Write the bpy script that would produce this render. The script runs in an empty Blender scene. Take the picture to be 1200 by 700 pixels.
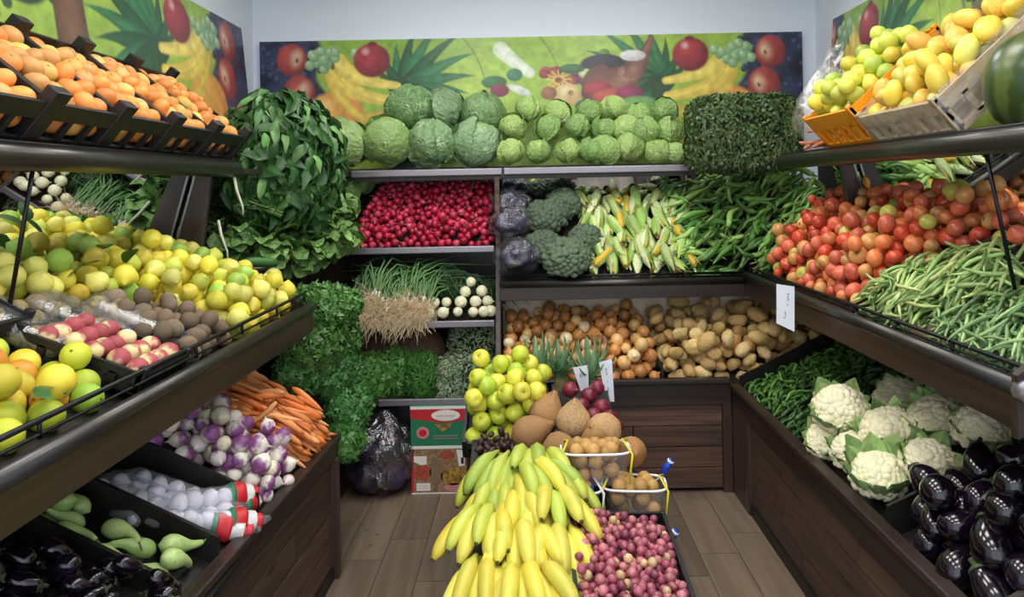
import bpy, bmesh, math, random
import numpy as np
from mathutils import Vector, Matrix, Euler, noise

# ------------------------------------------------------------------ camera
F, VX, VY, ROLL, EYE = 900.0, 619.0, 219.0, 0.0192, 1.57
scn = bpy.context.scene
cam_d = bpy.data.cameras.new('camera')
cam_d.sensor_width = 36.0
cam_d.lens = F / 1200.0 * 36.0
cam_d.shift_x = (600.0 - VX) / 1200.0
cam_d.shift_y = -(350.0 - VY) / 1200.0
cam_d.clip_start = 0.05
cam = bpy.data.objects.new('camera', cam_d)
scn.collection.objects.link(cam)
cam.location = (0, 0, EYE)
cam.rotation_euler = (math.pi / 2, ROLL, 0)
scn.camera = cam

# ------------------------------------------------------------------ light
world = bpy.data.worlds.new('daylight_street')
scn.world = world
world.use_nodes = True
bgn = world.node_tree.nodes['Background']
bgn.inputs[0].default_value = (0.86, 0.93, 1.0, 1)
bgn.inputs[1].default_value = 1.7
LAMP_STRENGTH = 11.0
LAMP_COLOR = (1.0, 0.99, 0.97, 1)
scn.view_settings.view_transform = 'Standard'
scn.view_settings.look = 'None'
scn.view_settings.gamma = 1.0
scn.view_settings.use_curve_mapping = False
scn.view_settings.exposure = 0.24
scn.cycles.max_bounces = 8
scn.cycles.transparent_max_bounces = 16

# ------------------------------------------------------------------ helpers
R = random.Random(7)
COL = scn.collection
PI = math.pi

def U(px, py, D):
    """world point seen at a photo position, at distance D into the shop"""
    x = px - ROLL * (py - VY) - VX
    y = py + ROLL * (px - VX) - VY
    return Vector((x / F * D, D, EYE - y / F * D))

def hx(s):
    s = s.lstrip('#')
    v = [int(s[i:i + 2], 16) / 255 for i in (0, 2, 4)]
    return tuple(c / 12.92 if c <= .04045 else ((c + .055) / 1.055) ** 2.4 for c in v)

def link(o):
    COL.objects.link(o); return o

def tag(o, label=None, cat=None, group=None, kind=None):
    if label: o['label'] = label
    if cat: o['category'] = cat
    if group: o['group'] = group
    if kind: o['kind'] = kind
    return o

def thing(name, label, cat, loc=(0, 0, 0), group=None, rot=None):
    o = bpy.data.objects.new(name, None)
    o.empty_display_size = .05
    link(o); o.location = loc
    if rot is not None: o.rotation_euler = rot
    return tag(o, label, cat, group)

def wloc(o):
    v = Vector((0, 0, 0))
    while o is not None:
        v += Vector(o.location); o = o.parent
    return v

class MB:
    def __init__(s): s.v = []; s.f = []
    def add(s, vs, fs):
        n = len(s.v); s.v += [tuple(p) for p in vs]; s.f += [tuple(i + n for i in f) for f in fs]; return s
    def box(s, x0, x1, y0, y1, z0, z1):
        return s.prism([(x0, y0, z0), (x1, y0, z0), (x1, y1, z0), (x0, y1, z0)], (0, 0, z1 - z0))
    def obox(s, c, size, M=None):
        a, b, h = [d / 2 for d in size]
        vs = [Vector((x, y, z)) for z in (-h, h) for (x, y) in ((-a, -b), (a, -b), (a, b), (-a, b))]
        if M is not None: vs = [M @ v for v in vs]
        c = Vector(c)
        return s.add([v + c for v in vs], [(3, 2, 1, 0), (4, 5, 6, 7), (0, 1, 5, 4), (1, 2, 6, 5), (2, 3, 7, 6), (3, 0, 4, 7)])
    def prism(s, poly, vec):
        n = len(poly); vec = Vector(vec)
        p = [Vector(q) for q in poly]
        fs = [tuple(range(n - 1, -1, -1)), tuple(range(n, 2 * n))]
        fs += [(i, (i + 1) % n, n + (i + 1) % n, n + i) for i in range(n)]
        return s.add(p + [q + vec for q in p], fs)
    def tube(s, path, rad, seg=8, cap=True):
        path = [Vector(p) for p in path]; n = len(path)
        rr = rad if isinstance(rad, (list, tuple)) else [rad] * n
        vs = []; fs = []; up = None
        for i, p in enumerate(path):
            t = (path[min(i + 1, n - 1)] - path[max(i - 1, 0)])
            if t.length < 1e-9: t = Vector((0, 0, 1))
            t.normalize()
            if up is None:
                up = Vector((0, 0, 1)) if abs(t.z) < .9 else Vector((1, 0, 0))
            up = (up - t * up.dot(t)).normalized(); q = t.cross(up)
            for k in range(seg):
                a = 2 * PI * k / seg
                vs.append(p + up * (math.cos(a) * rr[i]) + q * (math.sin(a) * rr[i]))
        for i in range(n - 1):
            for k in range(seg):
                a = i * seg + k; b = i * seg + (k + 1) % seg
                fs.append((a, b, b + seg, a + seg))
        if cap:
            fs.append(tuple(range(seg - 1, -1, -1))); fs.append(tuple((n - 1) * seg + k for k in range(seg)))
        return s.add(vs, fs)
    def lathe(s, prof, seg=14, c=(0, 0, 0)):
        vs = []; fs = []; n = len(prof); c = Vector(c)
        for (r, z) in prof:
            for k in range(seg):
                a = 2 * PI * k / seg
                vs.append(c + Vector((r * math.cos(a), r * math.sin(a), z)))
        for i in range(n - 1):
            for k in range(seg):
                a = i * seg + k; b = i * seg + (k + 1) % seg
                fs.append((a, b, b + seg, a + seg))
        fs.append(tuple(range(seg - 1, -1, -1))); fs.append(tuple((n - 1) * seg + k for k in range(seg)))
        return s.add(vs, fs)
    def mesh(s, name, mat, off=None, smooth=False, recalc=True):
        me = bpy.data.meshes.new(name)
        vs = s.v
        if off is not None:
            vs = [(a - off[0], b - off[1], c - off[2]) for a, b, c in vs]
        me.from_pydata(vs, [], s.f)
        if recalc:
            bm = bmesh.new(); bm.from_mesh(me); bmesh.ops.recalc_face_normals(bm, faces=bm.faces); bm.to_mesh(me); bm.free()
        if mat: me.materials.append(mat)
        if smooth: me.polygons.foreach_set('use_smooth', [True] * len(me.polygons))
        return me
    def build(s, name, mat, parent=None, smooth=False, label=None, local=False, bevel=0, kind=None):
        me = s.mesh(name, mat, wloc(parent) if parent is not None and not local else None, smooth)
        o = link(bpy.data.objects.new(name, me))
        if parent is not None: o.parent = parent
        if label: o['label'] = label
        if kind: o['kind'] = kind
        if bevel:
            m = o.modifiers.new('edge', 'BEVEL'); m.width = bevel; m.segments = 2; m.limit_method = 'ANGLE'
        return o

def inst(name, me, parent=None, loc=(0, 0, 0), rot=None, sc=None, color=None, M=None):
    o = bpy.data.objects.new(name, me); link(o)
    if parent is not None: o.parent = parent
    if M is not None:
        o.matrix_basis = M
    else:
        o.location = loc
        if rot is not None: o.rotation_euler = rot
        if sc is not None: o.scale = sc if hasattr(sc, '__len__') else (sc, sc, sc)
    if color is not None: o.color = (*color, 1)
    return o

ONES = 'zeroth first second third fourth fifth sixth seventh eighth ninth tenth eleventh twelfth thirteenth fourteenth fifteenth sixteenth seventeenth eighteenth nineteenth'.split()
TENS = {2: ('twentieth', 'twenty'), 3: ('thirtieth', 'thirty'), 4: ('fortieth', 'forty'), 5: ('fiftieth', 'fifty'), 6: ('sixtieth', 'sixty')}
def nth(n):
    if n < 20: return ONES[n]
    return TENS[n // 10][0] if n % 10 == 0 else TENS[n // 10][1] + '-' + ONES[n % 10]

# ------------------------------------------------------------------ materials
def nm(name):
    m = bpy.data.materials.new(name); m.use_nodes = True
    nt = m.node_tree
    return m, nt, nt.nodes['Principled BSDF']

def mix(nt, fac, a, b):
    n = nt.nodes.new('ShaderNodeMix'); n.data_type = 'RGBA'
    for sock, v in ((n.inputs['Factor'], fac), (n.inputs['A'], a), (n.inputs['B'], b)):
        if isinstance(v, (int, float)): sock.default_value = v
        elif isinstance(v, tuple): sock.default_value = (*v[:3], 1)
        else: nt.links.new(v, sock)
    return n.outputs['Result']

def maprange(nt, v, a, b, c=0., d=1.):
    n = nt.nodes.new('ShaderNodeMapRange'); n.interpolation_type = 'SMOOTHSTEP'
    nt.links.new(v, n.inputs[0])
    for i, x in enumerate((a, b, c, d)): n.inputs[1 + i].default_value = x
    return n.outputs[0]

def math_n(nt, op, a, b):
    n = nt.nodes.new('ShaderNodeMath'); n.operation = op
    for sock, v in ((n.inputs[0], a), (n.inputs[1], b)):
        if isinstance(v, (int, float)): sock.default_value = v
        else: nt.links.new(v, sock)
    return n.outputs[0]

def noise_n(nt, vec, scale, detail=3, rough=.55, w=None):
    n = nt.nodes.new('ShaderNodeTexNoise')
    n.inputs['Scale'].default_value = scale; n.inputs['Detail'].default_value = detail; n.inputs['Roughness'].default_value = rough
    if vec is not None: nt.links.new(vec, n.inputs['Vector'])
    return n.outputs['Fac']

def bump_n(nt, bs, h, strength, dist=.002):
    n = nt.nodes.new('ShaderNodeBump'); n.inputs['Strength'].default_value = strength; n.inputs['Distance'].default_value = dist
    nt.links.new(h, n.inputs['Height']); nt.links.new(n.outputs[0], bs.inputs['Normal'])

def produce_mat(name, col2=None, scale=12, lo=.45, hi=.65, amt=1., rough=.4, bump=0, bscale=90, coat=0, grad=None, sss=0., var=.22, detail=3, hue=.5, sat=1., gscale=None):
    """colour comes from each object's own colour, mottled with col2; grad=(axis, lo, hi, colour)"""
    m, nt, bs = nm(name)
    oi = nt.nodes.new('ShaderNodeObjectInfo'); tc = nt.nodes.new('ShaderNodeTexCoord')
    sh = nt.nodes.new('ShaderNodeVectorMath'); sh.operation = 'ADD'
    nt.links.new(tc.outputs['Object'], sh.inputs[0])
    cx = nt.nodes.new('ShaderNodeCombineXYZ')
    for k in range(3): nt.links.new(math_n(nt, 'MULTIPLY', oi.outputs['Random'], 7. + 3 * k), cx.inputs[k])
    nt.links.new(cx.outputs[0], sh.inputs[1])
    v = sh.outputs[0]
    col = oi.outputs['Color']
    if grad:
        ax, a, b, gc = grad
        sx = nt.nodes.new('ShaderNodeSeparateXYZ'); nt.links.new(tc.outputs['Object'], sx.inputs[0])
        nz = math_n(nt, 'MULTIPLY', math_n(nt, 'SUBTRACT', noise_n(nt, v, gscale or scale, 1), .5), (b - a) * 2.2)
        col = mix(nt, maprange(nt, math_n(nt, 'ADD', sx.outputs[ax], nz), a, b), col, gc)
    if col2 is not None:
        col = mix(nt, maprange(nt, noise_n(nt, v, scale, detail), lo, hi, 0, amt), col, col2)
    hs = nt.nodes.new('ShaderNodeHueSaturation'); hs.inputs['Hue'].default_value = hue; hs.inputs['Saturation'].default_value = sat
    nt.links.new(maprange(nt, oi.outputs['Random'], 0, 1, 1 - var, 1 + var), hs.inputs['Value'])
    nt.links.new(col, hs.inputs['Color'])
    nt.links.new(hs.outputs[0], bs.inputs['Base Color'])
    bs.inputs['Roughness'].default_value = rough
    bs.inputs['Coat Weight'].default_value = coat; bs.inputs['Coat Roughness'].default_value = .12
    if sss:
        bs.inputs['Subsurface Weight'].default_value = sss; bs.inputs['Subsurface Radius'].default_value = (.01, .006, .003)
    if bump: bump_n(nt, bs, noise_n(nt, v, bscale, 3), bump)
    return m

def plain(name, c, rough=.5, metal=0, c2=None, scale=20, bump=0, coat=0, stretch=None, lo=.35, hi=.7, world=False, bscale=None):
    m, nt, bs = nm(name)
    bs.inputs['Roughness'].default_value = rough; bs.inputs['Metallic'].default_value = metal
    bs.inputs['Coat Weight'].default_value = coat
    bs.inputs['Base Color'].default_value = (*c, 1)
    if c2 is not None or bump:
        tc = nt.nodes.new('ShaderNodeTexCoord'); mp = nt.nodes.new('ShaderNodeMapping')
        nt.links.new(tc.outputs['Object'], mp.inputs[0])
        if stretch: mp.inputs['Scale'].default_value = stretch
        fac = noise_n(nt, mp.outputs[0], scale, 5, .6)
        if c2 is not None: nt.links.new(mix(nt, maprange(nt, fac, lo, hi), c, c2), bs.inputs['Base Color'])
        if bump: bump_n(nt, bs, fac if bscale is None else noise_n(nt, mp.outputs[0], bscale, 3), bump)
    return m

def wood_mat(name, c1, c2, axis, rough=.45, scale=9., knots=False, bump=.15):
    """wood grain running along the given axis, shifted per board"""
    m, nt, bs = nm(name)
    oi = nt.nodes.new('ShaderNodeObjectInfo'); tc = nt.nodes.new('ShaderNodeTexCoord')
    ge = nt.nodes.new('ShaderNodeNewGeometry')
    ad = nt.nodes.new('ShaderNodeVectorMath'); ad.operation = 'ADD'
    cx = nt.nodes.new('ShaderNodeCombineXYZ')
    for k in range(3): nt.links.new(math_n(nt, 'MULTIPLY', oi.outputs['Random'], 11. + 5 * k), cx.inputs[k])
    nt.links.new(tc.outputs['Object'], ad.inputs[0]); nt.links.new(cx.outputs[0], ad.inputs[1])
    mp = nt.nodes.new('ShaderNodeMapping'); nt.links.new(ad.outputs[0], mp.inputs[0])
    st = [1., 1., 1.]; st[axis] = .05
    mp.inputs['Scale'].default_value = st
    f1 = noise_n(nt, mp.outputs[0], scale * 2, 4, .6)
    w = nt.nodes.new('ShaderNodeTexWave'); w.inputs['Scale'].default_value = scale * .8; w.inputs['Distortion'].default_value = 14; w.inputs['Detail'].default_value = 2
    w.bands_direction = 'DIAGONAL'
    nt.links.new(mp.outputs[0], w.inputs['Vector'])
    fac = math_n(nt, 'ADD', math_n(nt, 'MULTIPLY', f1, .82), math_n(nt, 'MULTIPLY', w.outputs['Fac'], .18))
    col = mix(nt, maprange(nt, fac, .28, .72), c1, c2)
    if knots:
        mp2 = nt.nodes.new('ShaderNodeMapping'); nt.links.new(ad.outputs[0], mp2.inputs[0])
        s2 = [9., 9., 9.]; s2[axis] = 3.; mp2.inputs['Scale'].default_value = s2
        vo = nt.nodes.new('ShaderNodeTexVoronoi'); vo.inputs['Scale'].default_value = 1.; nt.links.new(mp2.outputs[0], vo.inputs['Vector'])
        col = mix(nt, maprange(nt, vo.outputs['Distance'], .08, .2, .8, 0.), col, tuple(x * .35 for x in c1))
    hs = nt.nodes.new('ShaderNodeHueSaturation'); nt.links.new(col, hs.inputs['Color'])
    nt.links.new(maprange(nt, oi.outputs['Random'], 0, 1, .82, 1.18), hs.inputs['Value'])
    nt.links.new(hs.outputs[0], bs.inputs['Base Color'])
    bs.inputs['Roughness'].default_value = rough
    bump_n(nt, bs, fac, bump, .003)
    return m

def film_mat(name, tint=(1, 1, 1), gloss=.18, haze=.06, crease=.01, cs=35):
    """clear plastic film: mostly transparent, glossy creases, a little milky"""
    m = bpy.data.materials.new(name); m.use_nodes = True; nt = m.node_tree
    for n in list(nt.nodes):
        if n.type == 'BSDF_PRINCIPLED': nt.nodes.remove(n)
    out = nt.nodes['Material Output']
    tr = nt.nodes.new('ShaderNodeBsdfTransparent'); tr.inputs[0].default_value = (*tint, 1)
    gl = nt.nodes.new('ShaderNodeBsdfGlossy'); gl.inputs['Roughness'].default_value = .15
    df = nt.nodes.new('ShaderNodeBsdfDiffuse'); df.inputs[0].default_value = (.9, .92, .95, 1)
    tc = nt.nodes.new('ShaderNodeTexCoord')
    nz = noise_n(nt, tc.outputs['Object'], cs, 4, .6)
    bp = nt.nodes.new('ShaderNodeBump'); bp.inputs['Strength'].default_value = .8; bp.inputs['Distance'].default_value = crease
    nt.links.new(nz, bp.inputs['Height']); nt.links.new(bp.outputs[0], gl.inputs['Normal'])
    a = nt.nodes.new('ShaderNodeMixShader'); a.inputs[0].default_value = gloss
    nt.links.new(tr.outputs[0], a.inputs[1]); nt.links.new(gl.outputs[0], a.inputs[2])
    b = nt.nodes.new('ShaderNodeMixShader'); b.inputs[0].default_value = haze
    nt.links.new(a.outputs[0], b.inputs[1]); nt.links.new(df.outputs[0], b.inputs[2])
    nt.links.new(b.outputs[0], out.inputs[0])
    return m

M = {}
M['wall'] = plain('painted_wall', hx('#dfe6f2'), .75, bump=.05, scale=60)
M['ceiling'] = plain('ceiling_paint', hx('#f2f3f5'), .8)
M['wenge_y'] = wood_mat('dark_wenge_along_aisle', hx('#261c18'), hx('#3a2d27'), 1, .38)
M['wenge_x'] = wood_mat('dark_wenge_across', hx('#261c18'), hx('#3a2d27'), 0, .38)
M['wenge_z'] = wood_mat('dark_wenge_upright', hx('#2a201c'), hx('#4a3a33'), 2, .4)
M['plank_y'] = wood_mat('brown_plank_along_aisle', hx('#3a2a23'), hx('#584237'), 1, .5, 16, True)
M['plank_x'] = wood_mat('brown_plank_across', hx('#43302a'), hx('#6e5040'), 0, .5, 16, True)
M['tile'] = wood_mat('wood_look_floor_tile', hx('#6c5d4e'), hx('#817060'), 1, .35, 10)
M['grout'] = plain('grout', hx('#4a423b'), .8)
M['tube'] = plain('graphite_metal_rail', hx('#4c4a48'), .32, .75)
M['black_metal'] = plain('black_metal', hx('#121214'), .4, .3)
M['black_board'] = plain('black_board', hx('#14110f'), .5)
M['steel'] = plain('shelf_edge_steel', hx('#8f8a90'), .35, .7)
M['cream'] = plain('cream_board', hx('#f8ead2'), .6)
M['mirror'] = plain('mirror_glass', (.80, .82, .82), .015, 1.)
M['crate_black'] = plain('black_crate_plastic', hx('#17171a'), .45)
M['crate_orange'] = plain('orange_crate_plastic', hx('#f09a1c'), .4)
M['pale_wood'] = plain('pale_crate_wood', hx('#c9b48e'), .6, c2=hx('#a58c66'), scale=30, stretch=(1, .2, 1))
M['white_plastic'] = plain('white_plastic', hx('#f4f5f8'), .45)
M['blue_plastic'] = plain('blue_clip_plastic', hx('#1d3fae'), .35)
M['film'] = film_mat('clear_film')
M['film_grey'] = film_mat('smoky_film', (.93, .93, .96), .22, .05)
M['net_yellow'] = plain('yellow_net_cord', hx('#e6d832'), .5)
M['card'] = plain('white_card', hx('#eef1fa'), .6)
M['ink'] = plain('ink', hx('#3a4a78'), .6)
M['red_print'] = plain('red_print', hx('#c8242c'), .45)
M['green_print'] = plain('green_print', hx('#1f7a55'), .45)
M['white_print'] = plain('white_print', hx('#f3efe8'), .45)
M['pink_print'] = plain('pink_print', hx('#d98b8e'), .5)
M['gold_print'] = plain('gold_print', hx('#c99a3a'), .5, c2=hx('#5e4a1e'), scale=60)
M['food_print'] = plain('food_photo_print', hx('#a98a63'), .5, c2=hx('#7c5a3a'), scale=70)
M['redfood_print'] = plain('red_food_print', hx('#c4573d'), .5, c2=hx('#8c3a2a'), scale=60)
M['kraft'] = plain('kraft_cardboard', hx('#8b7257'), .8)
# ------------------------------------------------------------------ the room
XL, XR, YB, YF, ZC = -1.70, 1.81, 4.79, -1.6, 3.05
def struct(name, mb, mat, **k):
    o = mb.build(name, mat, **k); o['kind'] = 'structure'; return o
struct('wall_back', MB().box(XL - .1, XR + .1, YB, YB + .1, 0, ZC), M['wall'])
struct('wall_left', MB().box(XL - .1, XL, YF, YB, 0, ZC), M['wall'])
struct('wall_right', MB().box(XR, XR + .1, YF, YB, 0, ZC), M['wall'])
struct('ceiling', MB().box(XL - .1, XR + .1, YF, YB + .1, ZC, ZC + .1), M['ceiling'])
floor = struct('floor', MB().box(XL - .1, XR + .1, YF, YB + .1, -.06, -.006), M['grout'])
# wood-look floor tiles, one object each
tw, tl = .168, .56
tile_me = MB().prism([(-tw/2+.0015, -tl/2+.0015, -.006), (tw/2-.0015, -tl/2+.0015, -.006), (tw/2-.0015, tl/2-.0015, -.006), (-tw/2+.0015, tl/2-.0015, -.006)], (0, 0, .006)).mesh('tile', M['tile'])
ix = 0
x = -.90
while x < 1.1:
    y = .55 + (ix % 3) * tl / 3
    while y < 4.6:
        inst('tile', tile_me, floor, (x, y, R.uniform(-.0004, .0004)))
        y += tl
    x += tw; ix += 1

# ceiling lamps: square panels with a frame and a glowing diffuser
lm, nt, bs = nm('lamp_diffuser')
bs.inputs['Emission Color'].default_value = LAMP_COLOR; bs.inputs['Emission Strength'].default_value = LAMP_STRENGTH
bs.inputs['Base Color'].default_value = (.9, .9, .9, 1)
fr_me = MB()
for a in (-1, 1):
    fr_me.box(a * .3 - .015, a * .3 + .015, -.315, .315, -.03, 0); fr_me.box(-.285, .285, a * .3 - .015, a * .3 + .015, -.03, 0)
fr_me = fr_me.mesh('frame', M['white_plastic'])
df_me = MB().box(-.285, .285, -.285, .285, -.022, -.004).mesh('diffuser', lm)
k = 0
for yy, row in ((3.55, 'row by the back wall'), (2.3, 'middle row'), (1.0, 'row over the shop entrance'), (-.5, 'added fill row beyond the entrance')):  # last row is added, unseen, to send more light under the shelves
    for xx, side in ((-.5, 'citrus side'), (.6, 'tomato side')):
        t = thing('ceiling_light', f'square white LED ceiling panel, {row}, {side}', 'lamp', (xx, yy, ZC), 'ceiling lamps')
        inst('frame', fr_me, t); inst('diffuser', df_me, t)

# ------------------------------------------------------------------ printed fruit panels (flat prints), painted as vertex colours
W_, H_ = 640, 150
NX, NY = 560, 132
gx = np.linspace(0, W_, NX)[None, :].repeat(NY, 0); gy = np.linspace(0, H_, NY)[:, None].repeat(NX, 1)
rs = np.random.RandomState(3)
def fbm(sc, seed, amp=1.0):
    r_ = np.random.RandomState(seed); out = np.zeros_like(gx)
    for o in range(3):
        s_ = sc / 2 ** o; a = .5 ** o
        nx, ny = int(W_ / s_) + 3, int(H_ / s_) + 3
        g = r_.rand(ny, nx); fx = gx / s_; fy = gy / s_
        i = fx.astype(int); j = fy.astype(int); u = fx - i; v = fy - j; u = u * u * (3 - 2 * u); v = v * v * (3 - 2 * v)
        out += a * ((g[j, i] * (1 - u) + g[j, i + 1] * u) * (1 - v) + (g[j + 1, i] * (1 - u) + g[j + 1, i + 1] * u) * v - .5)
    return out * amp
img = np.zeros((NY, NX, 3))
def C3(s): return np.array(hx(s))
def blend(mask, col):
    global img
    m = np.clip(mask, 0, 1)[..., None]
    img = img * (1 - m) + (col if getattr(col, 'ndim', 1) == 3 else np.asarray(col)[None, None]) * m
def two(f, a, b):
    f = np.clip(f, 0, 1)[..., None]; return C3(a) * (1 - f) + C3(b) * f
def ell(cx, cy, rx, ry, c_in, c_out, rot=0., hl=None, soft=.12):
    dx, dy = gx - cx, gy - cy; c, s = math.cos(rot), math.sin(rot)
    u, v = (dx * c + dy * s) / rx, (-dx * s + dy * c) / ry
    d = np.sqrt(u * u + v * v)
    blend((1 - d) / soft, two(np.sqrt(((u + .25) ** 2 + (v + .3) ** 2)) / 1.15, c_in, c_out))
    if hl: blend((.28 - np.sqrt((u + .3) ** 2 + (v + .5) ** 2)) / .3 * .8, C3(hl))
def stroke(pts, w0, w1, a, b, soft=1.5):
    """tapering stroke along a curve; shaded across"""
    best = np.full(gx.shape, 1e9); tt = np.zeros_like(gx); n = len(pts) - 1
    for i in range(n):
        (x0, y0), (x1, y1) = pts[i], pts[i + 1]
        L2 = (x1 - x0) ** 2 + (y1 - y0) ** 2 + 1e-9
        t = np.clip(((gx - x0) * (x1 - x0) + (gy - y0) * (y1 - y0)) / L2, 0, 1)
        d = np.hypot(gx - x0 - t * (x1 - x0), gy - y0 - t * (y1 - y0))
        m = d < best; best = np.where(m, d, best); tt = np.where(m, (i + t) / n, tt)
    w = w0 + (w1 - w0) * tt
    blend((w - best) / soft, two(best / np.maximum(w, .1), a, b))
def curve(p0, p1, p2, n=8):
    return [((1 - t) ** 2 * p0[0] + 2 * t * (1 - t) * p1[0] + t * t * p2[0], (1 - t) ** 2 * p0[1] + 2 * t * (1 - t) * p1[1] + t * t * p2[1]) for t in [i / n for i in range(n + 1)]]
img[:] = two(.5 + (gy / H_ - .5) * -.5 + fbm(160, 1, .5), '#b6d838', '#7fae22')
blend(.5 * np.clip(1 - np.hypot((gx - 255) / 70, (gy - 55) / 45), 0, 1), C3('#d3ee52'))
for cx_, s_ in ((240, 1), (330, 1)):
    stroke(curve((cx_, 0), (cx_ + 22, 25), (cx_ + 28, 62)), 2.0, 1.2, '#7c8a2a', '#93a838')
stroke(curve((262, 18), (330, -6), (372, 30)), 1.2, .8, '#8fb034', '#8fb034')
stroke(curve((345, 55), (372, 10), (420, 18)), 1.4, 1.0, '#9cae3c', '#9cae3c')
def side_block(fx):
    """berries, cut apples, grapes, mango, bananas, red apple and pineapple leaves; fx mirrors it"""
    X = (lambda v: v) if not fx else (lambda v: W_ - v)
    sg = -1 if fx else 1
    edge = 76 + 6 * np.sin(gy / 9.) + (gy - 50) * .1
    m = (edge - (gx if not fx else W_ - gx)) / 5
    blend(m, two(.5 + fbm(9, 5 + fx, 1.6), '#0e1430', '#2c3a63'))
    for _ in range(70):
        ell(X(rs.uniform(0, 74)), rs.uniform(0, 150), 4.2, 4.2, '#4d5f92', '#131a38')
    for cx_, cy_, r_ in ((38, 22, 19), (46, 60, 20), (18, 100, 20), (60, 128, 18)):
        ell(X(cx_), cy_, r_, r_ * 1.05, '#d5483c', '#8e1d24')
        ell(X(cx_ + 5), cy_ - 1, r_ * .55, r_ * .78, '#eec9a8', '#cf7a5c', .3 * sg, None, .6)
        ell(X(cx_ + 6), cy_ + 1, 1.8, 3.2, '#5d3a20', '#8d6236', .3 * sg)
    # pineapple leaves
    for a0, L in ((-100, 60), (-80, 78), (-62, 92), (-45, 100), (-28, 96), (-12, 86), (2, 74), (18, 66), (34, 70), (-120, 50), (-140, 46), (50, 62)):
        a = math.radians(a0)
        p0 = (172, 62); p2 = (172 + L * math.cos(a), 62 + L * math.sin(a)); p1 = (172 + L * .5 * math.cos(a - .3), 62 + L * .5 * math.sin(a - .3))
        dk = rs.rand() < .55
        stroke([(X(p[0]), p[1]) for p in curve(p0, p1, p2, 6)], 14, .6, '#1d6a3a' if dk else '#2f8a4c', '#0f4427' if dk else '#1c6136')
    stroke([(X(p[0]), p[1]) for p in curve((168, 150), (166, 100), (172, 60), 6)], 15, 8, '#2c5c2c', '#26401f')
    # mango and orange halves, bananas
    ell(X(88), 92, 38, 34, '#f7b83a', '#e88f1e', 0, '#ffe08a')
    ell(X(150), 108, 40, 26, '#f6cf3a', '#e5a822', .2 * sg)
    stroke([(X(p[0]), p[1]) for p in curve((84, 28), (78, 60), (120, 92), 8)], 9, 5, '#f6d83c', '#e0b428')
    stroke([(X(p[0]), p[1]) for p in curve((88, 30), (92, 66), (160, 72), 8)], 14, 6, '#fae04a', '#e6bf2a')
    stroke([(X(p[0]), p[1]) for p in curve((92, 26), (108, 48), (162, 54), 8)], 12, 5, '#fce65a', '#e9c832')
    stroke([(X(p[0]), p[1]) for p in curve((88, 30), (94, 66), (158, 76), 8)], .9, .6, '#8d7420', '#b89a2a')
    stroke([(X(p[0]), p[1]) for p in ((84, 22), (86, 32))], 4, 3, '#5e5120', '#7a6a2c')
    for _ in range(26):
        ell(X(70 + rs.normal(8, 13)), 12 + abs(rs.normal(4, 9)), 6.2, 6.2, '#b8d8a0', '#6aa06a', 0, '#e8f5dc')
    ell(X(132), 24, 23, 21, '#c8303c', '#7c1028', 0, '#f5d5d8')
    ell(X(133), 5, 6, 3, '#6c1424', '#8c1c30')
side_block(False); side_block(True)
plain_img = img.copy()
# middle still life: white pepper, radish, cornucopia of fruit
stroke(curve((284, 14), (300, 30), (318, 42)), 10, 7, '#f6fbf0', '#c9dcae')
ell(276, 52, 16, 8, '#3f8a4c', '#2c6a38'); ell(282, 62, 12, 8, '#a83058', '#7a1a40'); ell(306, 62, 16, 5, '#f2f4ee', '#cdd9c8', .4)
ell(300, 44, 10, 8, '#4f9a72', '#3a7a55')
for _ in range(60):
    ell(rs.uniform(335, 430), 50 + rs.normal(0, 10), 7, 6, *[('#c8743c', '#8c4526'), ('#b83a3c', '#7c1c28'), ('#6f9c3c', '#436c24'), ('#e0b84c', '#b0842c'), ('#a0306c', '#601a44')][rs.randint(5)])
for i in range(12):
    stroke([(352, 50), (352 + 15 * math.cos(i * .52), 50 + 11 * math.sin(i * .52))], 2.6, 1.2, '#f6d25a', '#e4a53c')
ell(352, 51, 5, 3.5, '#7a3a1c', '#a8602c')
ell(404, 34, 28, 13, '#3a2a44', '#1e1626'); ell(384, 44, 9, 6, '#d8e6a8', '#9cb868'); ell(368, 38, 16, 6, '#3f7c3c', '#2a5a2a')
stroke(curve((405, 60), (438, 62), (462, 4), 8), 27, 4, '#94604c', '#6a3c34')
f_ = fbm(4, 9, 2.)
blend(np.clip(.6 - np.abs(np.hypot((gx - 432) / 30, (gy - 46) / 26)), 0, 1) * (f_ > .1), C3('#c79a7c'))
ell(440, 24, 16, 7, '#f4f2f4', '#cfc6d0'); ell(398, 62, 18, 10, '#c83c48', '#8c2030'); ell(412, 72, 22, 11, '#d85a3c', '#a82c3c'); ell(436, 68, 18, 9, '#b83064', '#7a1a48')
ell(362, 68, 17, 14, '#f2dca0', '#d0a860'); ell(366, 66, 4, 3.4, '#8a6a34', '#b89458')
ell(384, 82, 14, 9, '#4c6a6c', '#2c4a50'); ell(340, 66, 10, 8, '#b87a4c', '#8a5430'); ell(446, 90, 34, 20, '#8fc46a', '#5c9a48')
for _ in range(26):
    a = rs.uniform(420, 520)
    stroke([(a, rs.uniform(95, 125)), (a + rs.uniform(-14, 14), rs.uniform(75, 95))], 5, 1, '#c4dc4c', '#8cb838')
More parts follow.
